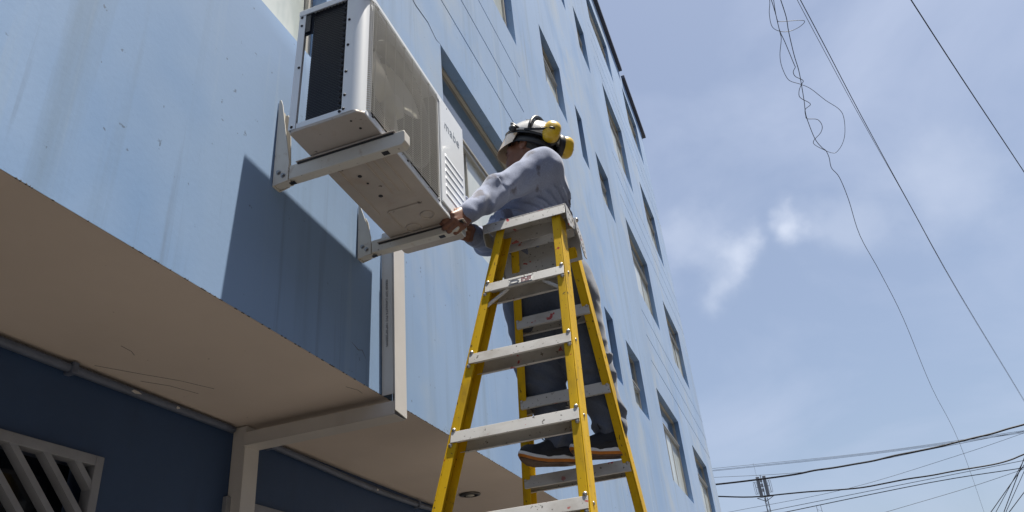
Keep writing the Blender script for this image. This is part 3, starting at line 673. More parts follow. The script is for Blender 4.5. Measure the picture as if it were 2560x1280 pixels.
# caps
CA, CB = 0.585, 0.950
cf = MB(); x0 = xf(1.73)-0.006
cf.hexa([(x0-.014, CA, 1.703), (x0-.010, CA, 1.703), (x0-.010, CB, 1.703), (x0-.014, CB, 1.703), (x0, CA, 1.752), (x0+.004, CA, 1.752), (x0+.004, CB, 1.752), (x0, CB, 1.752)]).box(x0, x0+0.105, CA, CB, 1.7525, 1.7565).box(x0+0.101, x0+0.105, CA+.002, CB-.002, 1.69, 1.752)
cf.build('top_cap', M['alu'], lad, bevel=0.002)
cb = MB(); x1 = x0+0.125
cb.box(x1, x1+0.004, CA+.004, CB-.004, 1.665, 1.735).box(x1+.004, x1+0.10, CA+.004, CB-.004, 1.731, 1.735).box(x1+0.10, x1+0.104, CA+.004, CB-.004, 1.60, 1.735)
cb.build('rear_cap', M['alu'], lad, bevel=0.002)
for (yy, n) in ((CA-0.0045, -1), (CB+0.0005, 1)):
    for (poly, nm) in (([(x0-.002, 1.755), (x0+.035, 1.757), (x0+.118, 1.745), (x0+.128, 1.70), (x0+.10, 1.685), (x0+.02, 1.66), (x0-.002, 1.69)], 'hinge_plate'),
                       ([(x1-.004, 1.752), (x1+.03, 1.750), (x1+.115, 1.695), (x1+.135, 1.615), (x1+.10, 1.61), (x1+.03, 1.675), (x1-.002, 1.70)], 'hinge_plate')):
        yy2 = yy + (n*0.005 if poly[0][0] > x0+.05 else 0)
        pl = MB().prism([(p[0], yy2, p[1]) for p in poly], (0, 0.004, 0)).build(nm, M['alu'], lad, bevel=0.001)
        cxm = sum(p[0] for p in poly)/len(poly); czm = sum(p[1] for p in poly)/len(poly)
        for (ox, oz) in ((-.03, .015), (-.03, -.02), (.0, .018), (.0, -.018), (.032, .008), (.035, -.022), (.05, -.03)):
            if poly[0][0] > x0+.05: ox, oz = ox*.9+.0, -ox*.75+oz*.45
            MB().disc((cxm+ox, yy2+(0 if n < 0 else .004), czm+oz), (0, n, 0), 0.005, 0.0008, 10).build('plate_hole', M['screw'], pl)
    MB().dome((x0+.122, yy+n*.010, 1.738), (0, n, 0), 0.012, 0.010, 12).build('hinge_bolt', M['rivet'], lad, smooth=True)
# sticker on the top step
z = 1.445; xs_ = xf(z)-0.0018; lo_, hi_ = 0.013*.038/.042, 0.013*.012/.042
lx_ = lambda dz: 0.013*dz/.042
st = MB().hexa([(xs_-0.0012-lo_, 0.742, z-0.038) , (xs_-0.0002-lo_, 0.742, z-0.038), (xs_-0.0002-lo_, 0.842, z-0.038), (xs_-0.0012-lo_, 0.842, z-0.038), (xs_-0.0012-hi_, 0.742, z-0.012), (xs_-0.0002-hi_, 0.742, z-0.012), (xs_-0.0002-hi_, 0.842, z-0.012), (xs_-0.0012-hi_, 0.842, z-0.012)]).build('sticker', M['sticker'], lad)
ov = [(xs_-0.0020-lx_(0.025-0.0085*math.sin(a*math.pi/12)), 0.818+0.020*math.cos(a*math.pi/12), z-0.025+0.0085*math.sin(a*math.pi/12)) for a in range(25)]
MB().tube(ov, 0.0013, 5).build('oval', M['ink'], st)
MB().box(xs_-0.0022-lo_, xs_-0.0013-lo_, 0.742, 0.843, z-0.0385, z-0.0370).box(xs_-0.0022-hi_, xs_-0.0013-hi_, 0.742, 0.843, z-0.0130, z-0.0115).build('border', M['ink'], st)
pr = MB()
for i in range(4):
    for j in range(5):
        if (i*5+j*3) % 7: pr.box(xs_-0.0022-lx_(.033-i*.0055), xs_-0.0013-lx_(.033-i*.0055), 0.748+j*0.0085, 0.7545+j*0.0085, z-0.034+i*0.0055, z-0.032+i*0.0055)
pr.build('fine_print', M['red'], st)
MB().tube([(xr(1.19)+0.02, 0.86, 1.36), (xr(1.19)-0.03, 0.885, 1.30)], 0.006, 6).build('latch', M['alu'], lad)

# ------------------------------------------------------------------ signed-distance modelling for the worker
class Field:
    """blocks of a distance field on a grid; surface extracted with surface nets"""
    def __init__(s, lo, hi, h):
        s.h = h; s.lo = np.array(lo, float); s.n = np.ceil((np.array(hi)-s.lo)/h).astype(int)+1
        s.f = np.full(tuple(s.n), 1.0, np.float32)
    def _block(s, lo, hi):
        a = np.clip(np.floor((np.array(lo)-s.lo)/s.h).astype(int), 0, s.n-1); b = np.clip(np.ceil((np.array(hi)-s.lo)/s.h).astype(int)+1, 0, s.n)
        sl = tuple(slice(i, j) for i, j in zip(a, b))
        g = [s.lo[i]+s.h*np.arange(a[i], b[i]) for i in range(3)]
        return sl, np.stack(np.meshgrid(*g, indexing='ij'), -1)
    def _mix(s, sl, d, k, sub=False):
        f = s.f[sl]
        if sub: s.f[sl] = np.maximum(f, -d); return
        if k <= 0: s.f[sl] = np.minimum(f, d); return
        hh = np.maximum(k-np.abs(f-d), 0)/k
        s.f[sl] = np.minimum(f, d)-hh*hh*k*0.25
    def cone(s, a, b, ra, rb, k=0.02, flat=None):
        a, b = np.array(a, float), np.array(b, float); m = max(ra, rb)+k+0.03
        sl, p = s._block(np.minimum(a, b)-m, np.maximum(a, b)+m)
        ab = b-a; t = np.clip(((p-a)@ab)/max(ab@ab, 1e-9), 0, 1)
        q = p-(a+t[..., None]*ab)
        if flat is not None:    # squash along a direction
            n = np.array(flat[0], float); n /= np.linalg.norm(n); q = q+((q@n)*(1/flat[1]-1))[..., None]*n
        d = np.linalg.norm(q, axis=-1)-(ra+(rb-ra)*t)
        s._mix(sl, d.astype(np.float32), k)
    def ell(s, c, r, axes=None, k=0.02, sub=False):
        c, r = np.array(c, float), np.array(r, float); m = r.max()+k+0.03
        sl, p = s._block(c-m, c+m); q = p-c
        if axes is not None: q = q@np.array(axes, float).T
        k0 = np.linalg.norm(q/r, axis=-1); k1 = np.linalg.norm(q/(r*r), axis=-1)
        d = k0*(k0-1)/np.maximum(k1, 1e-6)
        s._mix(sl, d.astype(np.float32), k, sub)
    def grid(s): return s._block(s.lo, s.lo+s.h*s.n)[1]
    def mesh(s, name, m, parent, smooth=True):
        f = s.f; ins = f < 0; n = s.n
        c = np.zeros(tuple(n-1), np.int8)
        off = [(i, j, k) for i in (0, 1) for j in (0, 1) for k in (0, 1)]
        def sh(a, o): return a[o[0]:n[0]-1+o[0], o[1]:n[1]-1+o[1], o[2]:n[2]-1+o[2]]
        for o in off: c += sh(ins, o)
        act = (c > 0) & (c < 8); idx = -np.ones(act.shape, np.int64); ids = np.argwhere(act); idx[act] = np.arange(len(ids))
        acc = np.zeros((len(ids), 3)); cnt = np.zeros(len(ids))
        I, J, K = ids.T
        for o in off:
            for ax in range(3):
                if o[ax]: continue
                o2 = list(o); o2[ax] = 1
                fa = f[I+o[0], J+o[1], K+o[2]]; fbb = f[I+o2[0], J+o2[1], K+o2[2]]
                cr_ = (fa < 0) != (fbb < 0); t = np.where(cr_, fa/np.where(cr_, fa-fbb, 1), 0)
                p = np.tile(np.array(o, float), (len(ids), 1)); p[:, ax] += t
                acc[cr_] += p[cr_]; cnt[cr_] += 1
        V = (ids+acc/cnt[:, None])*s.h+s.lo
        F = []
        for ax in range(3):
            u, v = (ax+1) % 3, (ax+2) % 3
            a0 = [slice(1, n[0]-1), slice(1, n[1]-1), slice(1, n[2]-1)]; a0[ax] = slice(0, n[ax]-1); a1 = list(a0); a1[ax] = slice(1, n[ax])
            A, B = ins[tuple(a0)], ins[tuple(a1)]
            E_ = np.argwhere(A != B); sg = A[tuple(E_.T)]
            st_ = np.array([x.start for x in a0]); E_ = E_+st_
            def at(du, dv):
                q = E_.copy(); q[:, u] -= du; q[:, v] -= dv; return idx[tuple(q.T)]
            Q = np.stack([at(1, 1), at(0, 1), at(0, 0), at(1, 0)], 1)
            Q[~sg] = Q[~sg][:, ::-1]; F.append(Q)
        F = np.concatenate(F); F = F[(F >= 0).all(1)]
        me = bpy.data.meshes.new(name); me.from_pydata(V.tolist(), [], F.tolist()); me.update()
        for p in me.polygons: p.use_smooth = smooth
        me.materials.append(m)
        o = bpy.data.objects.new(name, me); COL.objects.link(o)
        sm = o.modifiers.new('relax', 'SMOOTH'); sm.factor = 0.5; sm.iterations = 1
        adopt(o, parent); return o
_rs = np.random.RandomState(5); _lat = _rs.rand(32, 32, 32).astype(np.float32)
def vnoise(p):
    i = np.floor(p).astype(int); t = p-i; t = t*t*(3-2*t); r = 0
    for a in (0, 1):
        for b in (0, 1):
            for c in (0, 1):
                w = (t[..., 0] if a else 1-t[..., 0])*(t[..., 1] if b else 1-t[..., 1])*(t[..., 2] if c else 1-t[..., 2])
                r = r+w*_lat[(i[..., 0]+a) % 32, (i[..., 1]+b) % 32, (i[..., 2]+c) % 32]
    return r
def vec(*a): return np.array(a, float)
def unit(v): v = np.array(v, float); return v/np.linalg.norm(v)

per = thing('person', 'worker in grey sweatshirt and charcoal sweatpants with helmet and yellow earmuffs standing on ladder', 'person', (3.22, 0.80, 0.835))
# joints
PEL = vec(3.10, 0.82, 1.66); BEL = vec(3.035, 0.845, 1.86); CHE = vec(2.975, 0.795, 2.04)
SHL = vec(2.850, 0.708, 2.120); SHR = vec(3.10, 0.84, 2.12)
ELL_ = vec(2.675, 0.892, 1.925); WRL = vec(2.508, 0.966, 1.742)
ELR = vec(2.985, 1.055, 1.880); WRR = vec(2.700, 1.020, 1.755)
HPR, KNR, ANR = vec(3.12, 0.91, 1.56), vec(3.195, 0.93, 1.27), vec(3.235, 0.885, 0.965)
HPL, KNL, ANL = vec(3.12, 0.72, 1.56), vec(3.20, 0.705, 1.27), vec(3.275, 0.655, 0.975)
HC = vec(2.975, 0.800, 2.335)                        # head centre
HF = unit((0.08, 0.90, 0.43)); HS = unit(np.cross(HF, (0, 0, 1))); HU = np.cross(HS, HF)   # forward, right, up
HAX = np.stack([HS, HF, HU])

# ---- sweatshirt
def arm_w(p, a, b):  # distance to a segment and the parameter
    ab = b-a; t = np.clip(((p-a)@ab)/(ab@ab), 0, 1); return np.linalg.norm(p-(a+t[..., None]*ab), axis=-1), t
F1 = Field((2.42, 0.56, 1.60), (3.32, 1.18, 2.34), 0.0058)
F1.cone(PEL+vec(-.03, .01, .03), BEL, .178, .186, .05); F1.cone(BEL, CHE, .186, .150, .06)
F1.cone(CHE+vec(0, -.01, .03), SHL+vec(.03, .0, -.01), .135, .088, .06); F1.cone(CHE+vec(0, -.01, .03), SHR, .135, .085, .06)
F1.cone(SHL, SHR+vec(-.02, -.02, .02), .084, .08, .05)
F1.cone(CHE+vec(0, 0, .08), HC+vec(0, -.045, -.11), .10, .066, .04)
F1.cone(SHL, ELL_, .088, .066, .035); F1.cone(ELL_, WRL, .064, .043, .03); F1.cone(WRL-unit(WRL-ELL_)*.035, WRL, .046, .044, .008)
F1.cone(SHR, ELR, .085, .066, .03); F1.cone(ELR, WRR, .064, .043, .03); F1.cone(WRR-unit(WRR-ELR)*.035, WRR, .046, .044, .008)
near = np.abs(F1.f) < 0.05
P = F1.grid()[near]
def ridged(n): return 1-np.abs(2*n-1)
fold = np.zeros(len(P))
# sleeves: folds across the arm, gathered at the elbow and the cuff
for a, b, c in ((SHL, ELL_, WRL), (SHR, ELR, WRR)):
    d1, t1 = arm_w(P, a, b); d2, t2 = arm_w(P, b, c); onarm = np.clip(1-(np.minimum(d1, d2)-0.085)/0.03, 0, 1)
    s_ = np.where(d1 < d2, t1*np.linalg.norm(b-a), np.linalg.norm(b-a)+t2*np.linalg.norm(c-b)); Lt = np.linalg.norm(b-a)+np.linalg.norm(c-b)
    w = 0.22+np.exp(-((s_-np.linalg.norm(b-a))/.08)**2)*0.6+np.exp(-((s_-Lt+.09)/.05)**2)*0.35
    ph = s_*17+4.0*vnoise(P*5.0)+P[:, 2]*22-P[:, 0]*13
    fold += onarm*w*0.020*(np.sin(ph*2.6)*.5+.1)*(0.1+2.0*vnoise(P*9+3)**1.5)
# torso: diagonal pulls from the armpit to the waist
dt, _ = arm_w(P, BEL, CHE); tor = np.clip((P[:, 2]-1.66)/.06, 0, 1)*np.clip((2.08-P[:, 2])/.08, 0, 1)
dl_ = np.minimum(np.minimum(arm_w(P, SHL, ELL_)[0], arm_w(P, ELL_, WRL)[0]), arm_w(P, ELR, WRR)[0]); tor = tor*np.clip((dl_-.10)/.03, 0, 1)
u = P@unit((0.25, -0.60, 0.75)); ph = u*19+2.6*vnoise(P*4.2+9)
fold += tor*0.026*(ridged(ph % 1.0)**2.2-0.25)*(0.25+1.1*vnoise(P*3.5+1))
fold += 0.014*(vnoise(P*10)-.5)+0.006*(vnoise(P*24)-.5)
F1.f[near] -= fold.astype(np.float32)
# open the sleeve ends a little so the wrist leaves the cuff
F1.mesh('sweatshirt', M['shirt'], per)

# ---- trousers
F2 = Field((2.86, 0.52, 0.90), (3.42, 1.14, 1.80), 0.0060)
F2.ell(PEL, (.165, .195, .13), k=.03)
F2.cone(PEL+vec(0, .075, -.05), HPR, .135, .122, .06); F2.cone(PEL+vec(0, -.085, -.05), HPL, .135, .122, .06)
F2.cone(HPR, KNR, .128, .104, .03); F2.cone(KNR, ANR, .102, .070, .03)
F2.cone(HPL, KNL, .128, .106, .03); F2.cone(KNL, ANL, .104, .072, .03)
near = np.abs(F2.f) < 0.05; P = F2.grid()[near]; fold = np.zeros(len(P))
for a, b, c in ((HPR, KNR, ANR), (HPL, KNL, ANL)):
    d1, t1 = arm_w(P, a, b); d2, t2 = arm_w(P, b, c); on = np.clip(1-(np.minimum(d1, d2)-0.11)/0.03, 0, 1)
    s_ = np.where(d1 < d2, t1*.3, .3+t2*.3)
    w = 0.35+np.exp(-((s_-.33)/.08)**2)*.8+np.exp(-((s_-.57)/.055)**2)*1.3
    ph = s_*13+2.6*vnoise(P*4)+P[:, 1]*7-P[:, 0]*5
    fold += on*w*0.015*(ridged(ph % 1.0)**1.8-.3)*(.4+vnoise(P*4))
fold += 0.016*(vnoise(P*9+2)-.5)+0.006*(vnoise(P*24)-.5)
F2.f[near] -= fold.astype(np.float32)
tr = F2.mesh('sweatpants', M['trouser'], per)

# ---- body: head, neck, trunk, arms and legs under the clothes, hands
F3 = Field((2.34, 0.54, 0.88), (3.40, 1.16, 2.54), 0.0045)
hp = lambda s_, f_, u_: HC+HS*s_+HF*f_+HU*u_
F3.ell(hp(0, -.012, .03), (.076, .097, .098), HAX, .02)                     # cranium
F3.ell(hp(0, .030, -.045), (.058, .066, .080), HAX, .03)                    # face and jaw
F3.cone(hp(0, .062, -.095), hp(0, .060, -.105), .024, .022, .03)            # chin
F3.cone(hp(0, .088, .012), hp(0, .106, -.032), .009, .015, .012)            # nose
for s_ in (-1, 1):
    F3.ell(hp(s_*.014, .096, -.036), (.010, .010, .008), HAX, .008)         # nostrils
    F3.cone(hp(s_*.012, .088, .030), hp(s_*.045, .074, .030), .010, .008, .015)   # brow
    F3.ell(hp(s_*.045, .070, -.030), (.022, .020, .018), HAX, .02)          # cheek
    F3.ell(hp(s_*.030, .089, .010), (.015, .010, .008), HAX, 0, sub=True)   # eye socket
    F3.ell(hp(s_*.030, .078, .010), (.0125, .0125, .0115), HAX, .003)       # eyeball with lid
    F3.ell(hp(s_*.078, -.008, -.005), (.010, .020, .033), HAX, .008)        # ear
    F3.ell(hp(s_*.090, -.004, .000), (.006, .011, .018), HAX, 0, sub=True)
F3.cone(hp(-.020, .086, -.060), hp(.020, .086, -.060), .0075, .0075, .006); F3.cone(hp(-.018, .083, -.073), hp(.018, .083, -.073), .008, .008, .006)  # lips
F3.cone(hp(0, -.03, -.05), CHE+vec(0, 0, .10), .058, .066, .03)             # neck
F3.cone(CHE, PEL, .115, .12, .03); F3.cone(SHL, SHR, .06, .06, .03)
F3.cone(SHL, ELL_, .055, .042, .02); F3.cone(ELL_, WRL, .042, .030, .02); F3.cone(SHR, ELR, .055, .042, .02); F3.cone(ELR, WRR, .042, .030, .02)
for a, b, c in ((HPR, KNR, ANR), (HPL, KNL, ANL)):
    F3.cone(PEL, a, .10, .085, .03); F3.cone(a, b, .085, .058, .03); F3.cone(b, c, .058, .040, .02); F3.cone(c, c+vec(0, 0, -.045), .040, .038, .01)
def hand(wr, el, pl_hint, size=1.0, curl=(0.35, 1.35, 1.2), thumb=1):
    a = unit(wr-el); c = unit(np.array(pl_hint)-a*(np.array(pl_hint)@a)); p = unit(np.cross(a, c))*thumb   # along, across, towards the palm
    z = size
    F3.cone(wr-a*.02, wr+a*.018*z, .030, .029, .012, (p, .78))
    k0 = wr+a*.088*z
    for i, o in enumerate((-.030, -.010, .010, .029)):                       # metacarpals
        F3.cone(wr+a*.020*z+c*o*.62*z, k0+c*o*z+a*(.004 if i in (1, 2) else -.006)*z, .017*z, .0130*z, .010)
    ln = ((.043, .026, .022), (.047, .030, .023), (.044, .028, .022), (.034, .021, .019))
    for i, o in enumerate((.029, .010, -.010, -.030)):
        q = k0+c*o*z+a*(.004 if i in (1, 2) else -.006)*z; ang = 0.0
        for j in range(3):
            ang += curl[j]*(1+.06*(i-1.5)); d = a*math.cos(ang)+p*math.sin(ang)
            e = q+d*ln[i][j]*z; F3.cone(q, e, (.0108-.0010*j)*z, (.0100-.0012*j)*z, .0022); q = e
    t0 = wr+a*.030*z+c*.026*z+p*.006; t1 = t0+unit(a*.55+c*.65+p*.55)*.040*z; t2 = t1+unit(a*.85+c*.0+p*.55)*.032*z; t3 = t2+unit(a*.8-c*.35+p*.6)*.026*z
    F3.cone(t0, t1, .016*z, .0125*z, .010); F3.cone(t1, t2, .0120*z, .0110*z, .004); F3.cone(t2, t3, .0108*z, .0090*z, .003)
hand(WRL, ELL_, np.cross((.8, .3, .5), unit(WRL-ELL_)), 1.06, (0.85, 1.35, 1.15), 1)
hand(WRR, ELR, (0, -0.4, 1.0), 0.92, (0.7, 1.2, 1.0), 1)
F3.mesh('body', M['skin'], per)

# ---- hair under the helmet
F4 = Field(HC-vec(.13, .17, .15), HC+vec(.13, .15, .16), 0.0045)
F4.ell(hp(0, -.020, .036), (.083, .100, .100), HAX, 0); F4.cone(hp(0, -.07, -.02), hp(0, -.06, -.045), .055, .045, .02)
g = F4.grid()-HC; cut = np.maximum((g@HF)-0.045+0.35*np.maximum(-(g@HU), 0), -(g@HU)-0.075)
F4.f = np.maximum(F4.f, cut.astype(np.float32))
F4.mesh('hair', M['hair'], per)

# ---- helmet with raised earmuffs and visor
def HM(s_, f_, u_): return Vector(hp(s_, f_, u_))
def shell(name, ru, rf, rs, u0, a0, a1, th, m, parent, rim=0.0, notch=None, nl=40, na=12):
    vs = []; fs = []
    for layer in (0, th):
        for i in range(na+1):
            el = a0+(a1-a0)*i/na
            for j in range(nl):
                t = 2*math.pi*j/nl
                ce = math.cos(el); rr = 1+rim*(1-i/na)**6*(0.5+0.5*math.sin(t))
                x = (rs-layer)*ce*math.cos(t)*rr; y = (rf-layer)*ce*math.sin(t)*rr-0.012; z_ = (ru-layer)*math.sin(el)+u0
                # two shallow ridges over the crown
                z_ += 0.004*math.exp(-((abs(x)-.03)/.010)**2)*(1 if layer == 0 else 0)
                vs.append(HM(x, y, z_))
    n0 = (na+1)*nl
    for i in range(na):
        for j in range(nl):
            a = i*nl+j; b = i*nl+(j+1) % nl
            fs += [(a, b, b+nl, a+nl), (n0+a, n0+a+nl, n0+b+nl, n0+b)]
    for j in range(nl): a = j; b = (j+1) % nl; fs.append((a, n0+a, n0+b, b))
    return MB().add(vs, fs).build(name, m, parent, smooth=True)
he = shell('helmet', .112, .142, .116, .046, 0.0, math.pi/2, .004, M['helmet'], per, rim=0.10)
shell('helmet_rim', .02, .146, .120, .040, -0.3, 0.35, .010, M['hblack'], he, na=4)
shell('suspension_band', .05, .126, .104, .010, -0.3, 0.5, .006, M['hblack'], he, na=4)
# vents: dark slots on the crown, strap over the top
for s_ in (-0.055, -0.02, 0.02, 0.055):
    MB().tube([HM(s_, .035, .046+.112*math.sqrt(max(0, 1-(s_/.116)**2-(.047/.142)**2))+.0015), HM(s_, -.03, .046+.112*math.sqrt(max(0, 1-(s_/.116)**2-(.018/.142)**2))+.0025)], 0.0045, 6).build('vent_slot', M['hblack'], he)
bandp = []
for i in range(15):
    t = math.pi*i/14; bandp.append(HM(.126*math.cos(t), -.035+.028*math.sin(t)-.012, .050+.122*math.sin(t)))
MB().tube(bandp, [.0095]*15, 6).build('strap', M['hblack'], he, smooth=True)
MB().tube([HM(-.118, .02, .055), HM(-.105, .07, .085), HM(-.075, .10, .105), HM(-.03, .118, .108), HM(.03, .118, .108), HM(.075, .10, .105), HM(.105, .07, .085), HM(.118, .02, .055)], .0065, 6).build('visor_frame', M['hblack'], he, smooth=True)
# visor: curved strip hanging in front of the face
vs = []; fs = []; nu, nv = 24, 8
for lay in (0, .002):
    for i in range(nu+1):
        t = R(-78)+R(156)*i/nu
        for j in range(nv+1):
            v = j/nv; dropv = (0.115*math.cos(t*.9)**.5 if abs(t) < 1.7 else 0)*v
            vs.append(HM((.112-lay)*math.sin(t), (.150-lay)*math.cos(t)-.010+.012*v, .050-dropv))
n0 = (nu+1)*(nv+1)
for i in range(nu):
    for j in range(nv):
        a = i*(nv+1)+j; fs += [(a, a+1, a+nv+2, a+nv+1), (n0+a, n0+a+nv+1, n0+a+nv+2, n0+a+1)]
MB().add(vs, fs).build('visor', M['visor'], he, smooth=True)
for s_ in (-1, 1):
    MB().tube([HM(s_*.112, .050, .048), HM(s_*.128, .050, .048), HM(s_*.132, .050, .048)], [.018, .018, .010], 12).build('visor_knob', M['hblack'], he, smooth=True)
# earmuffs parked behind the helmet
for (c0, nrm_) in ((vec(2.898, 0.652, 2.345), unit((-.80, -.35, -.10))), (vec(3.035, 0.622, 2.330), unit((.55, -.65, -.10)))):
    cup = MB(); n_ = Vector(nrm_); upv = Vector(unit(np.cross(np.cross(nrm_, HU), nrm_)))
    sd_ = n_.cross(upv); vs = []; fs = []; na, nl = 8, 24
    prof = [(-.034, .60), (-.030, .86), (-.018, .97), (-.006, 1.0), (.008, .99), (.020, .90), (.029, .72), (.034, .45), (.035, .05)]
    for (w_, r_) in prof:
        for j in range(nl):
            t = 2*math.pi*j/nl; sx = abs(math.cos(t))**.8*math.copysign(1, math.cos(t)); sy = abs(math.sin(t))**.8*math.copysign(1, math.sin(t))
            vs.append(Vector(c0)+n_*w_+upv*(.056*r_*sx)+sd_*(.044*r_*sy))
    for i in range(len(prof)-1):
        for j in range(nl):
            a = i*nl+j; b = i*nl+(j+1) % nl; fs.append((a, b, b+nl, a+nl))
    mu = cup.add(vs, fs).build('earmuff', M['muff'], he, smooth=True)
    cu = MB(); vs = []; fs = []
    prof2 = [(-.036, .55), (-.052, .80), (-.052, .98), (-.040, 1.06), (-.026, 1.04), (-.020, .99)]
    for (w_, r_) in prof2:
        for j in range(nl):
            t = 2*math.pi*j/nl; vs.append(Vector(c0)+n_*w_+upv*(.056*r_*math.cos(t))+sd_*(.044*r_*math.sin(t)))
    for i in range(len(prof2)-1):
        for j in range(nl):
            a = i*nl+j; b = i*nl+(j+1) % nl; fs.append((a, b, b+nl, a+nl))
    cu.add(vs, fs).build('cushion', M['hblack'], mu, smooth=True)
    e0 = Vector(c0)+n_*.034; s1 = -1 if c0[0] < 2.97 else 1
    MB().tube([e0+sd_*.030+n_*-.012, e0+n_*.004, e0-sd_*.012+n_*.003, HM(s1*.125, -.02, .045)], [.004, .005, .006, .007], 6).build('muff_arm', M['hblack'], mu, smooth=True)

# ---- shoes
def shoe(heel, toe, label=None):
    h = Vector((heel[0], heel[1], 0.838)); t = Vector((toe[0], toe[1], 0.838)); f = (t-h).normalized(); s_ = Vector((-f.y, f.x, 0)); Ls = (t-h).length
    outl = [(0.0, .0), (.015, .022), (.05, .033), (.10, .034), (.15, .034), (.20, .046), (.235, .044), (.262, .030), (.275, .010)]
    ring = [(u, w) for u, w in outl]+[(u, -w*.92) for u, w in reversed(outl[1:])]
    sc = Ls/.275; n = len(ring)
    def lay(z0, z1, g0, g1, name, m, par, heel_up=0.0):
        vs = []; fs = []
        for (z_, g_, top) in ((z0, g0, 0), (z1, g1, 1)):
            for (u, w) in ring:
                cu = .135; uu = cu+(u-cu)*g_; spring = .030*max(0, (u-.19)/.085)**2
                zz2 = z_+spring+(heel_up*max(0, 1-u/.10) if top else 0)
                vs.append(h+f*uu*sc+s_*w*g_+Vector((0, 0, zz2)))
        fs = [tuple(range(n-1, -1, -1)), tuple(range(n, 2*n))]+[(i, (i+1) % n, n+(i+1) % n, n+i) for i in range(n)]
        return MB().add(vs, fs).build(name, m, par, bevel=.002)
    F = Field(np.array(h)-vec(.10, .10, .01)+np.minimum(0, np.array(f)*.3), np.array(h)+vec(.10, .10, .17)+np.maximum(0, np.array(f)*.3), .0045)
    def q(u, w, z_): return np.array(h+f*u*sc+s_*w+Vector((0, 0, z_)))
    F.cone(q(.045, 0, .055), q(.045, 0, .080), .036, .036, .02); F.cone(q(.055, 0, .085), q(.070, 0, .135), .040, .043, .02)
    F.cone(q(.05, 0, .050), q(.14, 0, .052), .034, .034, .02); F.cone(q(.085, 0, .09), q(.17, 0, .060), .036, .034, .03)
    F.cone(q(.15, 0, .048), q(.215, .003, .050), .036, .034, .02); F.cone(q(.215, .012, .052), q(.238, .0, .056), .030, .026, .02); F.cone(q(.215, -.012, .052), q(.238, 0, .056), .030, .026, .02)
    g_ = F.grid(); F.f = np.maximum(F.f, (h.z+.026-g_[..., 2]).astype(np.float32))
    up = F.mesh('shoe', M['shoe'], per)
    lay(.000, .006, .95, .985, 'outsole', M['outsole'], up); lay(.0062, .019, .99, 1.02, 'gum_layer', M['orange'], up); lay(.0192, .033, 1.015, .985, 'midsole', M['midsole'], up, .016)
    for i in range(5):
        u = .105+i*.018; zt = .128-i*.0135
        MB().tube(smooth_path([tuple(q(u, -.026, zt-.014)), tuple(q(u+.004, -.012, zt+.003)), tuple(q(u+.004, .012, zt+.003)), tuple(q(u, .026, zt-.014))], 4), .0032, 5).build('lace', M['hblack'], up, smooth=True)
    for w in (-1, 1):
        MB().tube(smooth_path([tuple(q(.10, 0, .135)), tuple(q(.12, w*.02, .150)), tuple(q(.145, w*.035, .140)), tuple(q(.135, w*.03, .118)), tuple(q(.105, 0, .132))], 5), .0024, 5).build('lace_loop', M['hblack'], up, smooth=True)
    MB().tube(smooth_path([tuple(q(.02, .037, .05)), tuple(q(.08, .042, .062)), tuple(q(.14, .040, .052))], 5), .003, 5).build('seam', M['shoe'], up, smooth=True)
    return up
shoe((3.278, 0.828), (3.118, 1.040)); shoe((3.300, 0.598), (3.160, 0.822))

# ---- rag bunched behind the edge of the unit
F5 = Field((2.55, .93, 1.79), (2.72, 1.10, 1.95), .0045)
F5.cone((2.622, 1.02, 1.82), (2.632, 1.025, 1.90), .026, .020, .01); F5.cone((2.632, 1.0, 1.83), (2.655, 1.0, 1.87), .020, .018, .01)
near = np.abs(F5.f) < .03; P = F5.grid()[near]
F5.f[near] -= (0.010*(vnoise(P*34)-.5)+0.006*(vnoise(P*60)-.5)).astype(np.float32)
rg = thing('rag', 'small crumpled grey rag bunched at the right edge of the air conditioner', 'cloth', (2.63, 1.02, 1.80))
F5.mesh('cloth', M['shirt'], rg)
MB().tube(smooth_path([(2.632, .985, 1.855), (2.655, .982, 1.862), (2.685, .99, 1.872)], 5), .008, 6).build('strap', M['hblack'], rg, smooth=True)

# ------------------------------------------------------------------ overhead cables
def cable(name, pts, r, label, m=None, sub=6, group='overhead cables', k=5):
    o = MB().tube(smooth_path(pts, sub), r, k).build(name, m or M['cable'], smooth=True)
    return tag(o, label, 'cable', group)
def cz(pts, z0=8.0, z1=None, sx=2.56, ox=1860, oy=0):
    n = len(pts); res = []
    for i, (a, b) in enumerate(pts):
        z = z0 if z1 is None else z0+(z1-z0)*i/(n-1)
        res.append(on_z(ox+a/sx, oy+b/sx, z))
    return res
TG = 'tangled wires over the street'
cable('wire', cz([(150, -60), (175, 0), (205, 100), (228, 195), (262, 270), (320, 410), (328, 430), (315, 460), (330, 490), (378, 515), (365, 545), (352, 585), (360, 625), (425, 665), (392, 700), (395, 740), (405, 760), (470, 765), (500, 805), (490, 850), (443, 915), (525, 965)]), .0055, 'kinked dark wire wound round the tangled drop cable', M['cablethin'], 5, TG)
cable('wire', cz([(215, -60), (235, 0), (270, 110), (285, 200), (320, 350), (350, 450), (368, 545), (385, 650), (393, 720), (410, 780), (455, 890), (500, 945), (525, 965)])+cz([(545, 1010), (560, 1075), (610, 1135), (670, 1280), (743, 1510), (870, 1741), (1024, 2048), (1203, 2483), (1382, 2842), (1536, 3277), (1640, 3600)], 8.0, 6.6), .0062, 'long dark drop cable descending from the tangle to the lower cables', M['cable'], 5, TG)
cable('wire', cz([(160, -40), (165, 20), (162, 90), (180, 170), (230, 200), (290, 200), (350, 175), (388, 140), (360, 130), (230, 138), (213, 125)]), .0045, 'flat loop of thin wire at the top of the tangle', M['cablethin'], 6, TG)
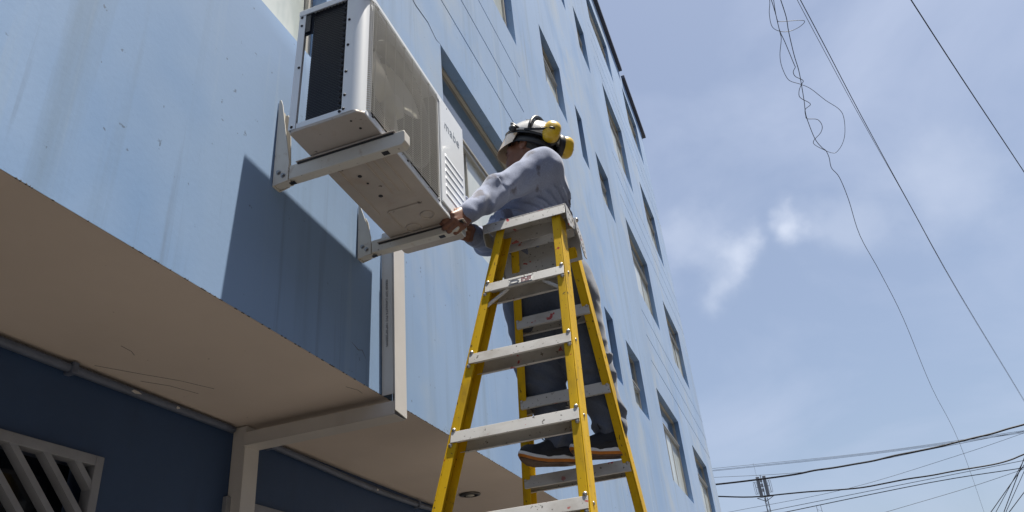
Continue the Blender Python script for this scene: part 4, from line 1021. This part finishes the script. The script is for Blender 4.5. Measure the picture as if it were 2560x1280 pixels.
cable('wire', cz([(185, -30), (205, 100), (228, 200), (238, 250), (230, 350), (240, 420), (270, 490), (300, 520), (365, 540), (430, 570), (520, 640), (610, 700), (640, 760), (645, 860), (625, 930), (590, 975), (560, 978), (525, 965)]), .0048, 'large drooping leaf-shaped loop of thin wire', M['cablethin'], 6, TG)
cable('wire', cz([(345, -30), (520, 300), (750, 740), (1045, 1280), (1380, 1880), (1792, 2560), (2100, 3080)]), .0062, 'straight taut dark cable running down to the right, upper of a close pair', M['cable'], 4, TG)
cable('wire', cz([(325, -30), (500, 300), (738, 740), (1043, 1281), (1377, 1883), (1788, 2562), (2095, 3084)], 7.96), .0040, 'straight taut thin wire running down to the right, lower of a close pair', M['cablethin'], 4, TG)
cable('wire', cz([(1050, -30), (1400, 510), (1792, 1100), (2200, 1720)]), .0085, 'single straight cable crossing the upper right corner', M['cable'], 4, TG)
def cx(pts, x=38.0): return [on_x(1780+a/3.282, 1020+b/3.282, x) for a, b in pts]
LG = 'cables strung across the street'
cable('power_cable', cx([(-300, 655), (20, 628), (350, 590), (680, 545), (840, 512), (1000, 490), (1160, 462), (1330, 432), (1500, 390), (1680, 355), (1840, 322), (2000, 283), (2150, 245), (2300, 210), (2430, 170), (2560, 135), (2800, 60)]), .042, 'thick wavy black cable, topmost of those crossing the street', None, 4, LG)
cable('power_cable', cx([(-300, 715), (40, 725), (330, 730), (620, 703), (780, 688), (900, 680), (1080, 668), (1250, 650), (1420, 618), (1600, 583), (1800, 553), (2000, 515), (2300, 465), (2450, 425), (2560, 380), (2800, 290)]), .032, 'thinner wavy black cable passing in front of the antenna base', None, 4, LG)
for pts, r_, lb in (([(-300, 530), (0, 497), (1300, 365), (2560, 185), (2800, 150)], .008, 'thin high wire, uppermost of the three fine wires above the antenna'),
                    ([(-300, 545), (0, 511), (1300, 372), (2560, 195), (2800, 160)], .008, 'thin high wire, middle of the three fine wires above the antenna'),
                    ([(-300, 548), (0, 518), (1300, 380), (2560, 203), (2800, 168)], .008, 'thin high wire, lowest of the three fine wires above the antenna'),
                    ([(-300, 580), (0, 570), (900, 510), (1900, 318), (2560, 190), (2800, 140)], .009, 'thin wire meeting the thick cable from below near the antenna top'),
                    ([(-300, 940), (160, 850), (1100, 665), (2000, 395), (2560, 205), (2800, 120)], .008, 'thin steep wire crossing over both wavy cables'),
                    ([(-100, 960), (430, 853), (1500, 640), (2560, 430), (2800, 380)], .012, 'thin wire just above the lowest straight cable'),
                    ([(300, 920), (610, 853), (1800, 610), (2560, 490), (2800, 440)], .018, 'medium straight black cable low over the small lattice mast'),
                    ([(1150, 940), (1430, 853), (2100, 655), (2560, 500), (2800, 410)], .009, 'thin wire climbing from the bottom edge towards the right corner')):
    cable('power_cable', cx(pts), r_, lb, None, 5, LG)
for i, (a, b) in enumerate((((2290, 853), (2560, 470)), ((2330, 853), (2552, 440)), ((2395, 853), (2560, 415)), ((2412, 853), (2570, 500)), ((2440, 853), (2600, 640)))):
    d = ((b[0]-a[0])*.5, (b[1]-a[1])*.5)
    cable('power_cable', cx([(a[0]-d[0], a[1]-d[1]), a, b, (b[0]+d[0], b[1]+d[1])], 36.0), .012 if i % 2 else .016, ('leftmost', 'second from left', 'middle', 'second from right', 'rightmost')[i]+' steep dark wire in the fan at the lower right corner', None, 2, 'fan of wires at the lower right corner')

# ------------------------------------------------------------------ antenna masts
tb = on_x(1918, 1262, 130.0); tw = thing('cell_tower', 'distant mobile phone mast with panel antennas beyond the building corner', 'tower', (tb.x, tb.y, GZ))
cx0, cy0 = tb.x, tb.y; ztop = on_x(1908, 1246, 130.0).z
legs = [(cx0+.45*math.cos(a), cy0+.45*math.sin(a)) for a in (0.5, 2.6, 4.7)]
for (a, b) in legs: MB().tube([(a, b, GZ-.1), (cx0+(a-cx0)*.6, cy0+(b-cy0)*.6, ztop)], .07, 6).build('leg', M['steel'], tw)
zz_ = GZ; br = MB(); i = 0
while zz_ < ztop-1:
    f_ = lambda z_: 1-.4*(z_-GZ)/(ztop-GZ)
    for j in range(3):
        a, b = legs[j], legs[(j+1) % 3]
        br.tube([(cx0+(a[0]-cx0)*f_(zz_), cy0+(a[1]-cy0)*f_(zz_), zz_), (cx0+(b[0]-cx0)*f_(zz_+1), cy0+(b[1]-cy0)*f_(zz_+1), zz_+1.0)], .03, 4)
    zz_ += 1.0
tag(br.build('bracing', M['steel'], tw), kind='stuff')
tilt = -0.06
def tp_(dy, dz, dx=0): return Vector((cx0+dx, cy0+dy+tilt*0, ztop+dz))
MB().tube([tp_(0, -.6), tp_(0, 3.6)], .06, 6).build('mast_pole', M['steel'], tw)
MB().tube([tp_(.55, 3.4), tp_(.62, 5.6)], .018, 5).build('lightning_rod', M['steel'], tw)
for s_ in (-1, 1):
    MB().tube([tp_(0, -.5), tp_(s_*1.25, .15)], .055, 5).build('strut', M['steel'], tw)
    pn = MB().box(cx0-.15, cx0+.1, cy0+s_*.50-.26, cy0+s_*.50+.26, ztop+.25, ztop+3.35).build('panel_antenna', M['steel'], tw, bevel=.04)
    for q_ in (.95, 1.22):
        MB().tube(smooth_path([tp_(s_*q_, 2.6), tp_(s_*(q_+.10), 2.5), tp_(s_*(q_+.10), .9), tp_(s_*q_, .75), tp_(s_*(q_-.12), .9), tp_(s_*(q_-.12), 2.5), tp_(s_*q_, 2.6)], 3), .03, 5).build('cable_loop', M['steel'], tw)
MB().tube([tp_(-1.25, .15), tp_(1.25, .15)], .05, 5).build('cross_arm', M['steel'], tw)
MB().tube([tp_(-1.0, 1.8), tp_(1.0, 1.8)], .04, 5).build('cross_arm', M['steel'], tw)
for i in range(3): MB().box(cx0-.5, cx0-.35, cy0-.12+i*.0, cy0+.2, ztop+.9+i*.75, ztop+1.4+i*.75).build('radio_unit', M['steel'], tw, bevel=.02)
m2 = on_x(2046, 1264, 190.0); ms = thing('lattice_mast', 'tiny distant lattice mast top at the bottom edge right of the phone mast', 'mast', (m2.x, m2.y, GZ))
for s_ in (-.45, .45): MB().tube([(m2.x, m2.y+s_, GZ), (m2.x, m2.y+s_, m2.z)], .05, 5).build('leg', M['steel'], ms)
rg_ = MB(); zz_ = GZ+1
while zz_ < m2.z-.3: rg_.tube([(m2.x, m2.y-.45, zz_), (m2.x, m2.y+.45, zz_+.4)], .03, 4); zz_ += .9
tag(rg_.build('rungs', M['steel'], ms), kind='stuff')
